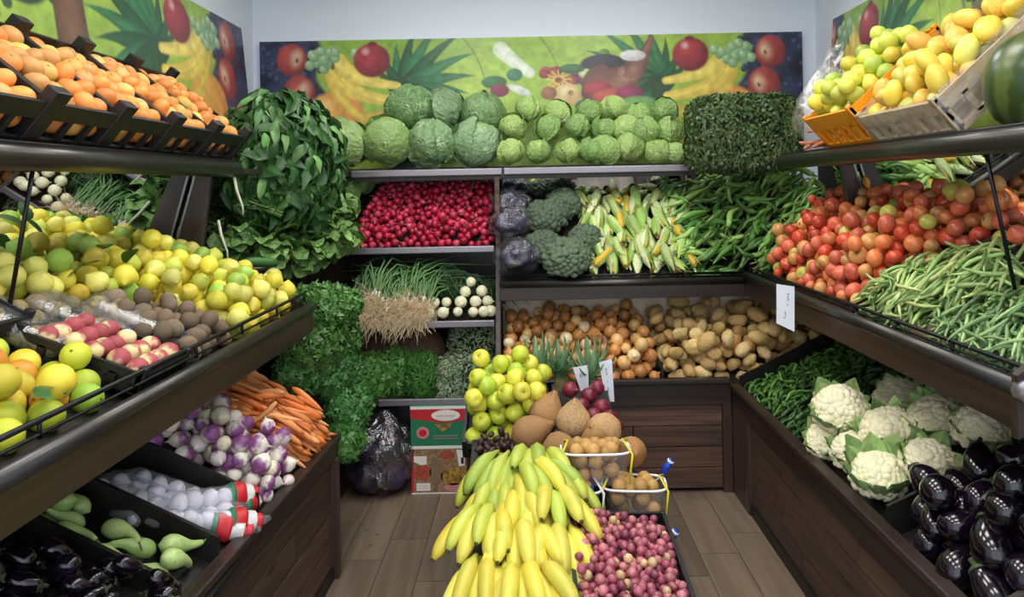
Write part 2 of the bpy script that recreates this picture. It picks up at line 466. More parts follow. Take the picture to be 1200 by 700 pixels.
def finish(im):
    global img
    keep_, img = img, im
    ell(330, 40, 26, 20, '#2f5a34', '#1c3f26'); ell(352, 34, 18, 14, '#35623a', '#20452a')
    for _ in range(40): ell(330 + rs.normal(0, 13), 38 + rs.normal(0, 9), 4, 4, '#3f7044', '#285030')
    stroke(curve((285, 0), (290, 40), (312, 70)), 3, 2, '#7a7a34', '#94953c')
    stroke(curve((372, 0), (366, 50), (380, 110)), 14, 18, '#8a6040', '#5f3f2c')
    im = img * (1 + fbm(7, 22, .34))[..., None]; g = im.mean(-1, keepdims=True)
    img = keep_
    return np.clip((im * .86 + g * .14) * .92 + .012, .003, .95)
plain_img = finish(plain_img)
img *= (1 + fbm(7, 21, .34))[..., None]
g_ = img.mean(-1, keepdims=True); img = np.clip((img * .86 + g_ * .14) * .92 + .012, .003, .95)

pm_, nt, bs = nm('printed_panel')
at = nt.nodes.new('ShaderNodeVertexColor'); at.layer_name = 'print'
nt.links.new(at.outputs[0], bs.inputs['Base Color']); bs.inputs['Roughness'].default_value = .28
def poster_mesh(w, h, u0=0., u1=1., img=img):
    """front face in local XZ, facing -Y, origin at bottom centre"""
    i0, i1 = int(u0 * (NX - 1)), int(u1 * (NX - 1))
    n = i1 - i0 + 1
    xs = np.linspace(-w / 2, w / 2, n)[None, :].repeat(NY, 0); zs = np.linspace(h, 0, NY)[:, None].repeat(n, 1)
    vs = np.stack([xs, np.zeros_like(xs), zs], -1).reshape(-1, 3)
    idx = np.arange(NY * n).reshape(NY, n)
    q = np.stack([idx[:-1, :-1], idx[1:, :-1], idx[1:, 1:], idx[:-1, 1:]], -1).reshape(-1, 4)
    me = bpy.data.meshes.new('print')
    me.from_pydata(vs.tolist(), [], q.tolist())
    ca = me.color_attributes.new('print', 'FLOAT_COLOR', 'POINT')
    cc = np.ones((NY * n, 4), np.float32); cc[:, :3] = img[:, i0:i1 + 1].reshape(-1, 3)
    ca.data.foreach_set('color', cc.ravel()); me.materials.append(pm_)
    return me
def poster(label, loc, rotz, lean, w, h, me):
    t = thing('fruit_poster', label, 'poster', loc, 'printed fruit panels', (lean, 0, rotz))
    inst('print', me, t)
    MB().box(-w / 2, w / 2, .0015, .012, 0, h).build('backing_board', M['white_plastic'], t, local=True)
    return t
bw = (940 - 304) / F * (YB - .03); bh = .80
pb = poster_mesh(bw, bh)
poster('printed fruit panel on the white back wall above the cabbages', ((U(622, 47, YB - .03).x), YB - .03, 2.50 - bh), 0, 0, bw, bh, pb)
pl_ = poster_mesh(3.0, .85, .28, 1., plain_img)
poster('printed fruit panel on the wall above the mandarin crates', (XL + .10, 4.53 - 1.5, 2.54 - .85), PI / 2, math.radians(-5), 3.0, .85, pl_)
pr_ = poster_mesh(3.0, .85, .065, .94, plain_img)
poster('printed fruit panel on the wall above the mango crates', (XR - .10, 4.45 - 1.5, 2.51 - .85), -PI / 2, math.radians(-5), 3.0, .85, pr_)
# ------------------------------------------------------------------ shelving
def zL_low(x): return .52 + (-x - .82) * .42
def zL_mid(x): return 1.06 + (-x - .92) * .37
def zR_low(x): return .50 + (x - 1.03) * .45
def zR_mid(x): return 1.06 + max(x - 1.13, 0) * .92
def zB_low(y): return .548 + (y - 3.93) * .36
def zB_mid(y): return 1.04 + max(y - 4.0, 0) * .85

def wire_guard(t, pts, z0=.0, z1=.035):
    """thin rail on short stubs along the front of a shelf"""
    MB().tube([(p[0], p[1], p[2] + z1) for p in pts], .0065, 8).build('guard_rail', M['black_metal'], t, True)
    MB().tube([(p[0], p[1], p[2] + .008) for p in pts], .004, 6).build('guard_rail', M['black_metal'], t, True)
    for a, b in zip(pts[:-1], pts[1:]):
        a, b = Vector(a), Vector(b); n = max(2, int((b - a).length / .3))
        for i in range(n + 1):
            p = a.lerp(b, i / n)
            MB().tube([p, p + Vector((0, 0, z1))], .005, 6).build('guard_stub', M['black_metal'], t, True)

def boards_panel(t, p0, p1, z0, z1, n, out, mat, length=.75, gap=.004):
    """rows of planks set in a bin front between two plan points; out = outward direction"""
    p0, p1, out = Vector(p0), Vector(p1), Vector(out)
    L = (p1 - p0).length; d = (p1 - p0).normalized(); h = (z1 - z0) / n
    for r in range(n):
        cuts = [0.]; x = length * (.55 + .3 * (r % 2))
        while x < L - .2: cuts.append(x); x += length
        cuts.append(L)
        for a, b in zip(cuts[:-1], cuts[1:]):
            q0, q1 = p0 + d * (a + gap / 2), p0 + d * (b - gap / 2)
            th = R.uniform(.012, .015)
            MB().prism([(q0.x, q0.y, z0 + r * h + gap / 2), (q1.x, q1.y, z0 + r * h + gap / 2), (q1.x, q1.y, z0 + (r + 1) * h - gap / 2), (q0.x, q0.y, z0 + (r + 1) * h - gap / 2)], out * th).build('plank', mat, t, bevel=.002)

def slab(poly, dz): return MB().prism(poly, (0, 0, dz))

# ---- left lower bin (carrots, turnips, garlic, aubergines); its front runs slightly askew
LA, LB_ = Vector((-.80, 3.15, 0)), Vector((-.885, 1.25, 0))
ld = (LB_ - LA).normalized(); lo_ = Vector((1, .0, 0))
t = thing('produce_bin', 'dark wooden floor bin holding carrots, turnips, garlic and aubergines', 'bin', (-1.2, 2.2, 0), 'lower produce bins')
lowL = t
def lp(y, off=0): return LA.x + (y - LA.y) * (LB_.x - LA.x) / (LB_.y - LA.y) + off
boards_panel(t, (lp(3.10) - .03, 3.10, 0), (LB_.x - .03, LB_.y, 0), .05, .48, 4, (1, 0, 0), M['plank_y'])
slab([(lp(3.15), 3.15, .48), (LB_.x, LB_.y, .48), (LB_.x - .05, LB_.y, .48), (lp(3.15) - .05, 3.15, .48)], .065).build('front_rail', M['wenge_y'], t, bevel=.004)
slab([(lp(3.15) + .012, 3.16, .545), (LB_.x + .012, LB_.y, .545), (LB_.x - .035, LB_.y, .545), (lp(3.15) - .035, 3.16, .545)], .022).build('rim', M['wenge_y'], t, bevel=.005)
MB().box(-.845, -.795, 3.10, 3.15, 0, .48).build('corner_post', M['wenge_z'], t, bevel=.003)
slab([(lp(3.1) - .01, 3.1, 0), (LB_.x - .01, LB_.y, 0), (LB_.x - .05, LB_.y, 0), (lp(3.1) - .05, 3.1, 0)], .05).build('plinth', M['black_board'], t)
MB().box(-1.68, -.80, 3.13, 3.155, 0, .56).build('end_panel', M['wenge_z'], t)
MB().prism([(-.84, 1.25, zL_low(-.84) - .02), (-.84, 3.13, zL_low(-.84) - .02), (-1.5, 3.13, zL_low(-1.5) - .02), (-1.5, 1.25, zL_low(-1.5) - .02)], (0, 0, .016)).build('false_bottom', M['black_board'], t)
for yy, hh in ((2.72, .05), (2.40, .13), (2.12, .12), (1.905, .10)):
    MB().prism([(lp(yy) - .03, yy, .44), (-1.5, yy, .62), (-1.5, yy, zL_low(-1.5) + hh), (lp(yy) - .03, yy, zL_low(-.84) + hh - .03)], (0, .014, 0)).build('divider', M['black_board'], t)
MB().box(-1.55, -1.50, 1.25, 3.13, .3, 1.0).build('back_board', M['black_board'], t)

# ---- left middle shelf (citrus)
t = thing('display_shelf', 'sloping shelf with a graphite tube edge carrying lemons, kiwis and peaches', 'shelf', (-1.2, 2.2, 1.0), 'middle produce shelves')
MB().box(-.915, -.89, 1.1, 3.14, .995, 1.085).build('fascia', M['wenge_y'], t, bevel=.003)
MB().tube([(-.897, 1.1, 1.095), (-.897, 3.15, 1.095)], .021, 12).build('edge_tube', M['tube'], t, True)
wire_guard(t, [(-.925, 3.14, 1.115), (-.925, 1.1, 1.115)])
MB().prism([(-.91, 1.1, zL_mid(-.92) - .02), (-.91, 3.14, zL_mid(-.92) - .02), (-1.5, 3.14, zL_mid(-1.5) - .02), (-1.5, 1.1, zL_mid(-1.5) - .02)], (0, 0, .016)).build('shelf_board', M['black_board'], t)
MB().prism([(-.905, 3.12, .995), (-1.5, 3.12, 1.22), (-1.5, 3.12, 1.40), (-.905, 3.12, 1.10)], (0, .02, 0)).build('end_panel', M['wenge_z'], t)

# ---- left mirror, uprights, upper shelf
MT = .295
def side_mirror(sx, x_top, y0, y1, zt, zb, label):
    """mirror tipped forward so that it looks down at the produce"""
    xb = x_top + sx * (zt - zb) * MT
    t = thing('shelf_mirror', label, 'mirror', ((x_top + xb) / 2, (y0 + y1) / 2, zb), 'tilted shelf mirrors')
    MB().prism([(x_top, y0, zt), (x_top, y1, zt), (xb, y1, zb), (xb, y0, zb)], (sx * .008, 0, 0)).build('mirror_glass', M['mirror'], t)
    MB().prism([(x_top + sx * .01, y0, zt), (x_top + sx * .01, y1, zt), (xb + sx * .01, y1, zb), (xb + sx * .01, y0, zb)], (sx * .03, 0, 0)).build('backing_board', M['black_board'], t)
    return t
side_mirror(-1, -1.352, 1.1, 3.14, 1.66, 1.20, 'long tilted mirror behind the lemons under the mandarin shelf')
def upright(sx, x_top, y, zt, zb, wt, wb, label):
    xb = x_top + sx * (zt - zb) * MT
    t = thing('shelf_upright', label, 'upright', ((x_top + xb) / 2, y, zb), 'shelf uprights')
    xf = x_top - sx * wt
    MB().prism([(x_top - sx * .002, y, zt), (xf, y, zt), (xb - sx * wb, y, zb), (xb - sx * .002, y, zb)], (0, .028, 0)).build('panel', M['wenge_z'], t, bevel=.003)
    MB().prism([(x_top - sx * .004, y - .004, zt), (x_top - sx * .012, y - .004, zt), (xb - sx * .012, y - .004, zb), (xb - sx * .004, y - .004, zb)], (0, .003, 0)).build('edge_strip', M['steel'], t)
upright(-1, -1.352, 3.10, 1.64, 1.15, .075, .14, 'tapered dark wooden upright at the far end of the lemons')
def upper_shelf(sx, xf, y0, y1, label, ends):
    t = thing('display_shelf', label, 'shelf', (sx * 1.45, (y0 + y1) / 2, 1.63), 'upper produce shelves')
    a, b = sorted((xf, sx * 1.66))
    MB().box(a, b, y0, y1, 1.655, 1.685).build('shelf_board', M['wenge_y'], t)
    MB().tube([(xf, y0, 1.664), (xf, y1, 1.664)], .033, 14).build('edge_tube', M['tube'], t, True)
    MB().tube([(xf - sx * .0, y0, 1.697), (xf, y1, 1.697)], .007, 8).build('lip', M['black_metal'], t, True)
    for y in ends:
        MB().tube([(xf + sx * .01, y, 1.645), (xf + sx * .10, y + .03, 1.27)], .0055, 8).build('support_rod', M['black_metal'], t, True)
    return t
upper_shelf(-1, -1.2, 1.0, 3.15, 'upper shelf with a round graphite edge under the mandarin crates', (1.88,))
t = thing('wall_carcass', 'dark boxing between the tilted mirror and the wall on the citrus side', 'cabinet', (-1.62, 2.1, 0), 'shelf carcasses')
MB().box(-1.69, -1.56, 1.0, 3.15, .0, 1.66).build('back_panel', M['black_board'], t)

# ---- right lower bin (chillies, cauliflowers, aubergines) and back lower bin (onions, potatoes)
t = thing('produce_bin', 'dark wooden floor bin holding chillies, cauliflowers and shiny aubergines', 'bin', (1.4, 2.8, 0), 'lower produce bins')
boards_panel(t, (1.04, 1.80, 0), (1.04, 3.62, 0), .05, .44, 4, (-1, 0, 0), M['plank_y'])
MB().box(1.012, 1.06, 1.76, 3.89, .44, .535).build('front_rail', M['wenge_y'], t, bevel=.004)
MB().box(.995, 1.045, 1.76, 3.87, .535, .56).build('rim', M['wenge_y'], t, bevel=.006)
MB().box(1.012, 1.06, 3.62, 3.89, 0, .44).build('corner_stile', M['wenge_z'], t, bevel=.003)
MB().box(1.012, 1.06, 1.74, 1.80, 0, .44).build('corner_stile', M['wenge_z'], t, bevel=.003)
MB().box(1.02, 1.06, 1.80, 3.62, 0, .05).build('plinth', M['black_board'], t)
MB().prism([(1.012, 1.755, 0), (1.70, 1.755, 0), (1.70, 1.755, .93), (1.012, 1.755, .56)], (0, .02, 0)).build('end_panel', M['wenge_x'], t)
MB().prism([(1.04, 1.76, zR_low(1.04) - .02), (1.04, 3.87, zR_low(1.04) - .02), (1.62, 3.87, zR_low(1.62) - .02), (1.62, 1.76, zR_low(1.62) - .02)], (0, 0, .016)).build('false_bottom', M['black_board'], t)
for yy, hh, y2 in ((3.86, .09, 3.90), (3.34, .035, 3.42), (3.05, .035, 3.05), (2.27, .10, 2.27)):
    MB().prism([(1.045, yy, .42), (1.6, y2, .66), (1.6, y2, zR_low(1.6) + hh), (1.045, yy, zR_low(1.04) + hh)], (0, .014, 0)).build('divider', M['black_board'], t)
MB().box(1.60, 1.65, 1.78, 3.89, .3, 1.06).build('back_board', M['black_board'], t)

t = thing('produce_bin', 'dark wooden floor bin holding onions and potatoes against the back wall', 'bin', (.4, 4.1, 0), 'lower produce bins')
boards_panel(t, (-.15, 3.92, 0), (.965, 3.92, 0), .02, .445, 4, (0, -1, 0), M['plank_x'], 1.2)
MB().box(-.17, 1.012, 3.89, 3.92, .445, .555).build('front_rail', M['wenge_x'], t, bevel=.004)
MB().box(-.17, 1.0, 3.872, 3.915, .555, .585).build('rim', M['wenge_x'], t, bevel=.006)
MB().box(.965, 1.012, 3.895, 3.95, 0, .445).build('corner_stile', M['wenge_z'], t, bevel=.003)
MB().box(-.17, -.15, 3.895, 3.95, 0, .445).build('corner_stile', M['wenge_z'], t, bevel=.003)
MB().prism([(-.16, 3.915, zB_low(3.915) - .02), (1.62, 3.915, zB_low(3.915) - .02), (1.62, 4.42, zB_low(4.42) - .02), (-.16, 4.42, zB_low(4.42) - .02)], (0, 0, .016)).build('false_bottom', M['black_board'], t)
MB().prism([(.665, 3.95, .54), (.60, 4.42, .74), (.60, 4.42, zB_low(4.42) + .11), (.665, 3.95, zB_low(3.95) + .065)], (.014, 0, 0)).build('divider', M['black_board'], t)
MB().box(-.16, 1.66, 4.42, 4.44, .6, 1.1).build('back_board', M['cream'], t)

# ---- right and back middle shelf with one mitred corner
t = thing('display_shelf', 'sloping shelf with a graphite tube edge carrying tomatoes and beans', 'shelf', (1.35, 2.8, 1.0), 'middle produce shelves')
MB().box(1.115, 1.14, 1.76, 4.0, .985, 1.08).build('fascia', M['wenge_y'], t, bevel=.003)
MB().tube([(1.12, 1.76, 1.088), (1.12, 3.98, 1.088)], .021, 12).build('edge_tube', M['tube'], t, True)
wire_guard(t, [(1.145, 1.77, 1.10), (1.145, 3.99, 1.10)], z1=.028)
MB().prism([(1.13, 2.75, 1.045), (1.13, 4.55, 1.045), (1.52, 4.55, zR_mid(1.52) - .02), (1.52, 2.22, zR_mid(1.52) - .02)], (0, 0, .014)).build('shelf_board', M['black_board'], t)
MB().prism([(1.13, 1.76, 1.018), (1.13, 2.74, 1.018), (1.52, 2.21, 1.245), (1.52, 1.76, 1.245)], (0, 0, .012)).build('shelf_board', M['black_board'], t)
MB().prism([(1.10, 1.74, .975), (1.55, 1.74, 1.2), (1.55, 1.74, 1.45), (1.10, 1.74, 1.12)], (0, .022, 0)).build('end_panel', M['wenge_x'], t)
MB().tube([(1.12, 1.715, 1.085), (1.12, 1.755, 1.085)], .028, 12).build('tube_cap', M['steel'], t, True)
for (a, b, h) in (((1.15, 2.745), (1.50, 2.245), .07), ((1.15, 2.36), (1.42, 2.04), .05)):
    zb_ = zR_mid(b[0]) if h > .06 else 1.035 + (b[0] - 1.13) * .6
    MB().prism([(a[0], a[1], 1.03), (b[0], b[1], 1.035 + (b[0] - 1.13) * .55), (b[0], b[1], zb_ + h), (a[0], a[1], 1.07 + h * .8)], (.012, .008, 0)).build('divider', M['kraft'] if h < .06 else M['wenge_y'], t)
t = thing('display_shelf', 'sloping shelf carrying broccoli, corn and green peppers along the back', 'shelf', (.4, 4.2, 1.0), 'middle produce shelves')
MB().box(-.16, 1.115, 3.985, 4.01, .98, 1.055).build('fascia', M['wenge_x'], t, bevel=.003)
MB().tube([(-.16, 3.985, 1.064), (1.115, 3.985, 1.064)], .019, 12).build('edge_tube', M['tube'], t, True)
wire_guard(t, [(-.15, 4.005, 1.078), (1.13, 4.005, 1.078)], z1=.024)
MB().prism([(-.16, 4.0, 1.02), (1.14, 4.0, 1.02), (1.14, 4.56, zB_mid(4.56) - .02), (-.16, 4.56, zB_mid(4.56) - .02)], (0, 0, .014)).build('shelf_board', M['black_board'], t)
MB().prism([(1.12, 4.56, 1.2), (1.56, 4.1, 1.2), (1.56, 4.56, 1.2)], (0, 0, .3)).build('corner_block', M['black_board'], t)

side_mirror(1, 1.40, 1.2, 3.55, 1.66, 1.25, 'long tilted mirror behind the tomatoes under the mango shelf')
upright(1, 1.40, 3.28, 1.64, 1.2, .065, .12, 'tapered wooden upright between the tomatoes and the green peppers')
upper_shelf(1, 1.2, 1.0, 3.62, 'upper shelf with a round graphite edge under the mango crates', (2.03,))
t = thing('wall_carcass', 'dark boxing between the tilted mirror and the wall on the tomato side', 'cabinet', (1.7, 2.4, 0), 'shelf carcasses')
MB().box(1.66, 1.80, 1.0, 4.4, 0, 1.66).build('back_panel', M['black_board'], t)
# back mirror
yt, yb, zt, zb = 4.45, 4.45 + (1.655 - 1.15) * MT, 1.655, 1.15
t = thing('shelf_mirror', 'tilted mirror behind the corn and broccoli below the little cabbages', 'mirror', (.5, 4.5, 1.15), 'tilted shelf mirrors')
MB().prism([(-.15, yt, zt), (1.5, yt, zt), (1.5, yb, zb), (-.15, yb, zb)], (0, .008, 0)).build('mirror_glass', M['mirror'], t)
MB().prism([(-.15, yt + .01, zt), (1.5, yt + .01, zt), (1.5, yb + .01, zb), (-.15, yb + .01, zb)], (0, .03, 0)).build('backing_board', M['black_board'], t)
# upper back shelf, two lengths
for x0, x1, lab in ((-.985, -.142, 'upper back shelf with a steel lip under the big cabbages'), (-.138, .90, 'upper back shelf with a steel lip under the small cabbages')):
    t = thing('back_shelf', lab, 'shelf', ((x0 + x1) / 2, 4.5, 1.64), 'upper back shelves')
    MB().box(x0, x1, 4.295, YB - .01, 1.648, 1.668).build('shelf_board', M['wenge_x'], t)
    MB().box(x0, x1, 4.272, 4.297, 1.638, 1.678).build('edge_strip', M['steel'], t, bevel=.006)
    MB().box(x0, x1, 4.285, 4.30, 1.615, 1.64).build('under_rail', M['black_board'], t)

# ---- stepped shelves at the back (radishes, spring onions, herbs) and the corner
t = thing('shelf_upright', 'tall wooden upright between the radishes and the corn', 'upright', (-.15, 4.2, 0), 'shelf uprights')
MB().prism([(-.185, 3.93, 0), (-.185, 3.96, .62), (-.185, 4.24, 1.25), (-.185, 4.29, 1.64), (-.185, 4.75, 1.64), (-.185, 4.75, 0)], (.024, 0, 0)).build('panel', M['wenge_z'], t)
MB().box(-.185, -.16, 4.235, 4.26, 1.0, 1.63).build('edge_strip', M['plank_x'], t)

def corner_poly(yf, xl, yl, z):
    return [(-.19, yf, z), (xl, yf, z), (-1.19 - (z < 1) * .0, yl, z), (-1.69, yl, z), (-1.69, YB - .01, z), (-.19, YB - .01, z)]
for (yf, xl, yl, z, lab) in ((4.20, -.975, 3.26, 1.245, 'stepped corner shelf under the radishes and lettuces'),
                             (4.05, -.90, 3.35, .865, 'stepped corner shelf under the spring onions and white radishes'),
                             (3.99, -.80, 3.20, .475, 'lowest stepped corner shelf under the herbs')):
    t = thing('step_shelf', lab, 'shelf', (-.6, 4.4, z), 'stepped back shelves')
    pp = corner_poly(yf, xl, yl, z - .02)
    slab(pp, .02).build('shelf_board', M['wenge_x'], t)
    MB().box(xl, -.19, yf - .018, yf, z - .028, z + .008).build('edge_strip', M['steel'], t, bevel=.005)
    a, b = Vector((xl, yf, z - .01)), Vector((-1.19, yl, z - .01))
    MB().tube([a, b], .016, 8).build('edge_strip', M['tube'], t, True)
    MB().box(-1.69, -.19, YB - .03, YB - .012, z, z + .36).build('back_panel', M['wenge_x'], t)
t = thing('corner_shelf', 'upper corner shelf carrying the heap of spinach', 'shelf', (-1.4, 4, 1.64), 'upper back shelves')
slab([(-.99, 4.28, 1.648), (-1.2, 3.17, 1.648), (-1.69, 3.17, 1.648), (-1.69, YB - .01, 1.648), (-.99, YB - .01, 1.648)], .022).build('shelf_board', M['wenge_y'], t)
t = thing('corner_board', 'dark board closing the corner under the lettuce shelf', 'panel', (-1.25, 3.9, .87), 'corner boards')
MB().prism([(-1.02, 4.5, .87), (-1.45, 3.3, .87), (-1.45, 3.3, 1.22), (-1.02, 4.5, 1.22)], (-.02, .008, 0)).build('panel', M['wenge_z'], t)

# ---- display island in the middle of the floor: stepped wooden stand
t = thing('display_stand', 'low stepped wooden stand under the bananas, grapes and apples', 'stand', (.1, 2.8, 0))
MB().box(-.16, .36, 1.75, 2.52, 0, .40).build('front_step', M['wenge_x'], t)
MB().box(-.16, .33, 2.52, 2.96, 0, .43).build('middle_step', M['wenge_x'], t)
MB().box(-.24, .33, 2.96, 3.62, 0, .50).build('rear_step', M['wenge_x'], t)
# ------------------------------------------------------------------ heaps of produce
def inside(poly, x, y):
    c = False; n = len(poly); j = n - 1
    for i in range(n):
        xi, yi = poly[i][:2]; xj, yj = poly[j][:2]
        if (yi > y) != (yj > y) and x < (xj - xi) * (y - yi) / (yj - yi) + xi: c = not c
        j = i
    return c
def edge_dist(poly, x, y):
    d = 9.
    for i in range(len(poly)):
        x0, y0 = poly[i - 1][:2]; x1, y1 = poly[i][:2]
        t = max(0, min(1, ((x - x0) * (x1 - x0) + (y - y0) * (y1 - y0)) / ((x1 - x0) ** 2 + (y1 - y0) ** 2 + 1e-9)))
        d = min(d, math.hypot(x - x0 - t * (x1 - x0), y - y0 - t * (y1 - y0)))
    return d

def drop_balls(poly, zf, n, r, rv=.08, k=10, sq=1., inset=.8, rnd=None, lat=None):
    """round things dropped one by one; each settles on the bed or on those below. lat: lay a loose first layer, spacing in radii"""
    rnd = rnd or R
    xs = [p[0] for p in poly]; ys = [p[1] for p in poly]; P = np.zeros((n + 900, 4)); m = 0; out = []
    e = .01
    def rest(x, y, rr):
        b = zf(x, y); gx_ = (zf(x + e, y) - b) / e; gy_ = (zf(x, y + e) - b) / e
        z = b + rr * sq * math.sqrt(1 + min(1.2, gx_ * gx_ + gy_ * gy_))
        if m:
            d2 = (P[:m, 0] - x) ** 2 + (P[:m, 1] - y) ** 2; s = (P[:m, 3] + rr) * .94
            ok = np.nonzero(d2 < s * s)[0]
            if len(ok):
                hh = sq * np.sqrt(s[ok] ** 2 - d2[ok]); zi = P[ok, 2]
                for q in np.argsort(zi):
                    if abs(z - zi[q]) < hh[q] - 1e-5: z = float(zi[q] + hh[q])
        return b, z
    if lat:
        b0 = zf(sum(xs) / len(xs), sum(ys) / len(ys)); cx, cy = sum(xs) / len(xs), sum(ys) / len(ys)
        fx_ = 1 / math.sqrt(1 + ((zf(cx + .05, cy) - zf(cx - .05, cy)) / .1) ** 2); fy_ = 1 / math.sqrt(1 + ((zf(cx, cy + .05) - zf(cx, cy - .05)) / .1) ** 2)
        sx_, sy_ = lat * r * fx_, lat * r * .88 * fy_; j = 0; y = min(ys) + r * inset
        while y < max(ys):
            x = min(xs) + r * inset + (j % 2) * sx_ * .5
            while x < max(xs):
                xx, yy = x + rnd.gauss(0, .12) * r, y + (rnd.gauss(0, .1) if j else 0) * r; rr = r * rnd.uniform(1 - rv, 1 + rv)
                if inside(poly, xx, yy) and edge_dist(poly, xx, yy) >= rr * inset * .8:
                    b, z = rest(xx, yy, rr); P[m] = (xx, yy, z, rr); m += 1; out.append((xx, yy, z, rr))
                x += sx_
            y += sy_; j += 1
    for _ in range(max(0, n - len(out))):
        best = None; tries = 0; rr = r * rnd.uniform(1 - rv, 1 + rv)
        while tries < k * 6:
            tries += 1
            x, y = rnd.uniform(min(xs), max(xs)), rnd.uniform(min(ys), max(ys))
            if not inside(poly, x, y) or edge_dist(poly, x, y) < rr * inset: continue
            b, z = rest(x, y, rr)
            sc = z - b - .15 * rnd.random() * r
            if best is None or sc < best[0]: best = (sc, x, y, z)
            if tries >= k and best: break
        if best is None: continue
        P[m] = (best[1], best[2], best[3], rr); m += 1; out.append((best[1], best[2], best[3], rr))
    return out

def drop_sticks(poly, zf, n, L, r, ang, spread, lv=.2, k=6, cell=None, inset=.6, sink=.35, maxpitch=.7, H=None, rnd=None):
    """long things laid one by one on a height map; each takes the slope of what lies below"""
    rnd = rnd or R
    xs = [p[0] for p in poly]; ys = [p[1] for p in poly]; cell = cell or max(.0035, r * .55); pad = L + .05
    x0, y0 = min(xs) - pad, min(ys) - pad; nx = int((max(xs) - min(xs) + 2 * pad) / cell) + 2; ny = int((max(ys) - min(ys) + 2 * pad) / cell) + 2
    B = np.array([[zf(x0 + i * cell, y0 + j * cell) for i in range(nx)] for j in range(ny)])
    if H is None: H = B.copy()
    ts = np.linspace(-1, 1, 9); rc = int(r / cell) + 1
    oj, oi = np.mgrid[-rc:rc + 1, -rc:rc + 1]; rho2 = (oi * cell) ** 2 + (oj * cell) ** 2
    cap = np.where(rho2 < r * r, np.sqrt(np.maximum(r * r - rho2, 0)), -9.)
    out = []
    for _ in range(n):
        best = None; got = 0; tries = 0; l = L * rnd.uniform(1 - lv, 1 + lv)
        while got < k and tries < k * 12:
            tries += 1
            x, y = rnd.uniform(min(xs), max(xs)), rnd.uniform(min(ys), max(ys))
            if not inside(poly, x, y) or edge_dist(poly, x, y) < r: continue
            a = ang + rnd.gauss(0, spread) if rnd.random() > .04 else rnd.uniform(0, 2 * PI)
            c, s = math.cos(a), math.sin(a)
            if not (inside(poly, x + c * l * inset, y + s * l * inset) and inside(poly, x - c * l * inset, y - s * l * inset)): continue
            got += 1
            px = np.clip(((x + ts * l * c - x0) / cell).astype(int), 0, nx - 1); py = np.clip(((y + ts * l * s - y0) / cell).astype(int), 0, ny - 1)
            h = H[py, px]; sl = np.clip((h[5:].mean() - h[:4].mean()) / (1.2 * l), -maxpitch, maxpitch)
            z = float((h - sl * ts * l).max()) + r * (1 - sink)
            sc = z - zf(x, y)
            if best is None or sc < best[0]: best = (sc, x, y, z, a, sl, l)
        if best is None: continue
        _, x, y, z, a, sl, l = best; c, s = math.cos(a), math.sin(a)
        for t in np.linspace(-1, 1, max(7, int(2 * l / r))):
            i, j = int((x + t * l * c - x0) / cell), int((y + t * l * s - y0) / cell)
            if rc <= i < nx - rc and rc <= j < ny - rc:
                v = H[j - rc:j + rc + 1, i - rc:i + rc + 1]; np.maximum(v, z + sl * t * l + cap, out=v)
        out.append((x, y, z, a, math.atan(sl), l))
    return out

def rows(items, sf, tf, nrow):
    """sort a heap into rows by tf and, within a row, by sf: gives (row, place) for each item"""
    order = sorted(range(len(items)), key=lambda i: tf(items[i])); res = {}
    n = len(items); q = 0
    for r_ in range(nrow):
        e = round(n * (r_ + 1) / nrow); seg = sorted(order[q:e], key=lambda i: sf(items[i]))
        for p, i in enumerate(seg): res[i] = (r_ + 1, p + 1)
        q = e
    return res

def pick(cols):
    x = R.random() * sum(c[2] for c in cols)
    for c in cols:
        x -= c[2]
        if x <= 0: return c
    return cols[-1]
def jit(c, a=.12):
    f = 1 + R.uniform(-a, a); return tuple(max(0, v * f * (1 + R.uniform(-a * .3, a * .3))) for v in c)

def spawn(spec, label, cat, group, loc, rot, sc, color):
    """one thing from shared meshes: spec = (name, mesh, [(part name, mesh, colour or None)])"""
    o = inst(spec[0], spec[1], None, loc, rot, sc, color)
    tag(o, label, cat, group)
    for pn, me, pc in spec[2]:
        inst(pn, me, o, color=pc if pc is not None else color)
    return o

def any_rot(): return Euler((R.uniform(0, 2 * PI), R.uniform(0, 2 * PI), R.uniform(0, 2 * PI)))
def heap_balls(items, specs, cat, group, sf, tf, nrow, text, cols, tilt=None, r0=1.):
    rw = rows(items, sf, tf, nrow)
    for i, (x, y, z, r) in enumerate(items):
        c = pick(cols); row, p = rw[i]
        rot = any_rot() if tilt is None else Euler((R.gauss(0, tilt), R.gauss(0, tilt), R.uniform(0, 6.28)))
        spawn(R.choice(specs), text.format(c=c[0], row=nth(row), p=nth(p)), cat, group, (x, y, z), rot, r / r0, jit(c[1]))
def heap_sticks(items, specs, cat, group, sf, tf, nrow, text, cols, L0, flip=True, roll=None):
    rw = rows(items, sf, tf, nrow)
    for i, (x, y, z, a, pitch, l) in enumerate(items):
        c = pick(cols); row, p = rw[i]
        if flip and R.random() < .5: a, pitch = a + PI, -pitch
        m = Matrix.Translation((x, y, z)) @ Matrix.Rotation(a, 4, 'Z') @ Matrix.Rotation(-pitch, 4, 'Y') @ Matrix.Rotation(R.uniform(0, 6.28) if roll is None else R.gauss(0, roll), 4, 'X') @ Matrix.Scale(l / L0, 4)
        spec = R.choice(specs)
        o = inst(spec[0], spec[1], None, color=jit(c[1]), M=m)
        tag(o, text.format(c=c[0], row=nth(row), p=nth(p)), cat, group)
        for pn, me, pc in spec[2]: inst(pn, me, o, color=pc)
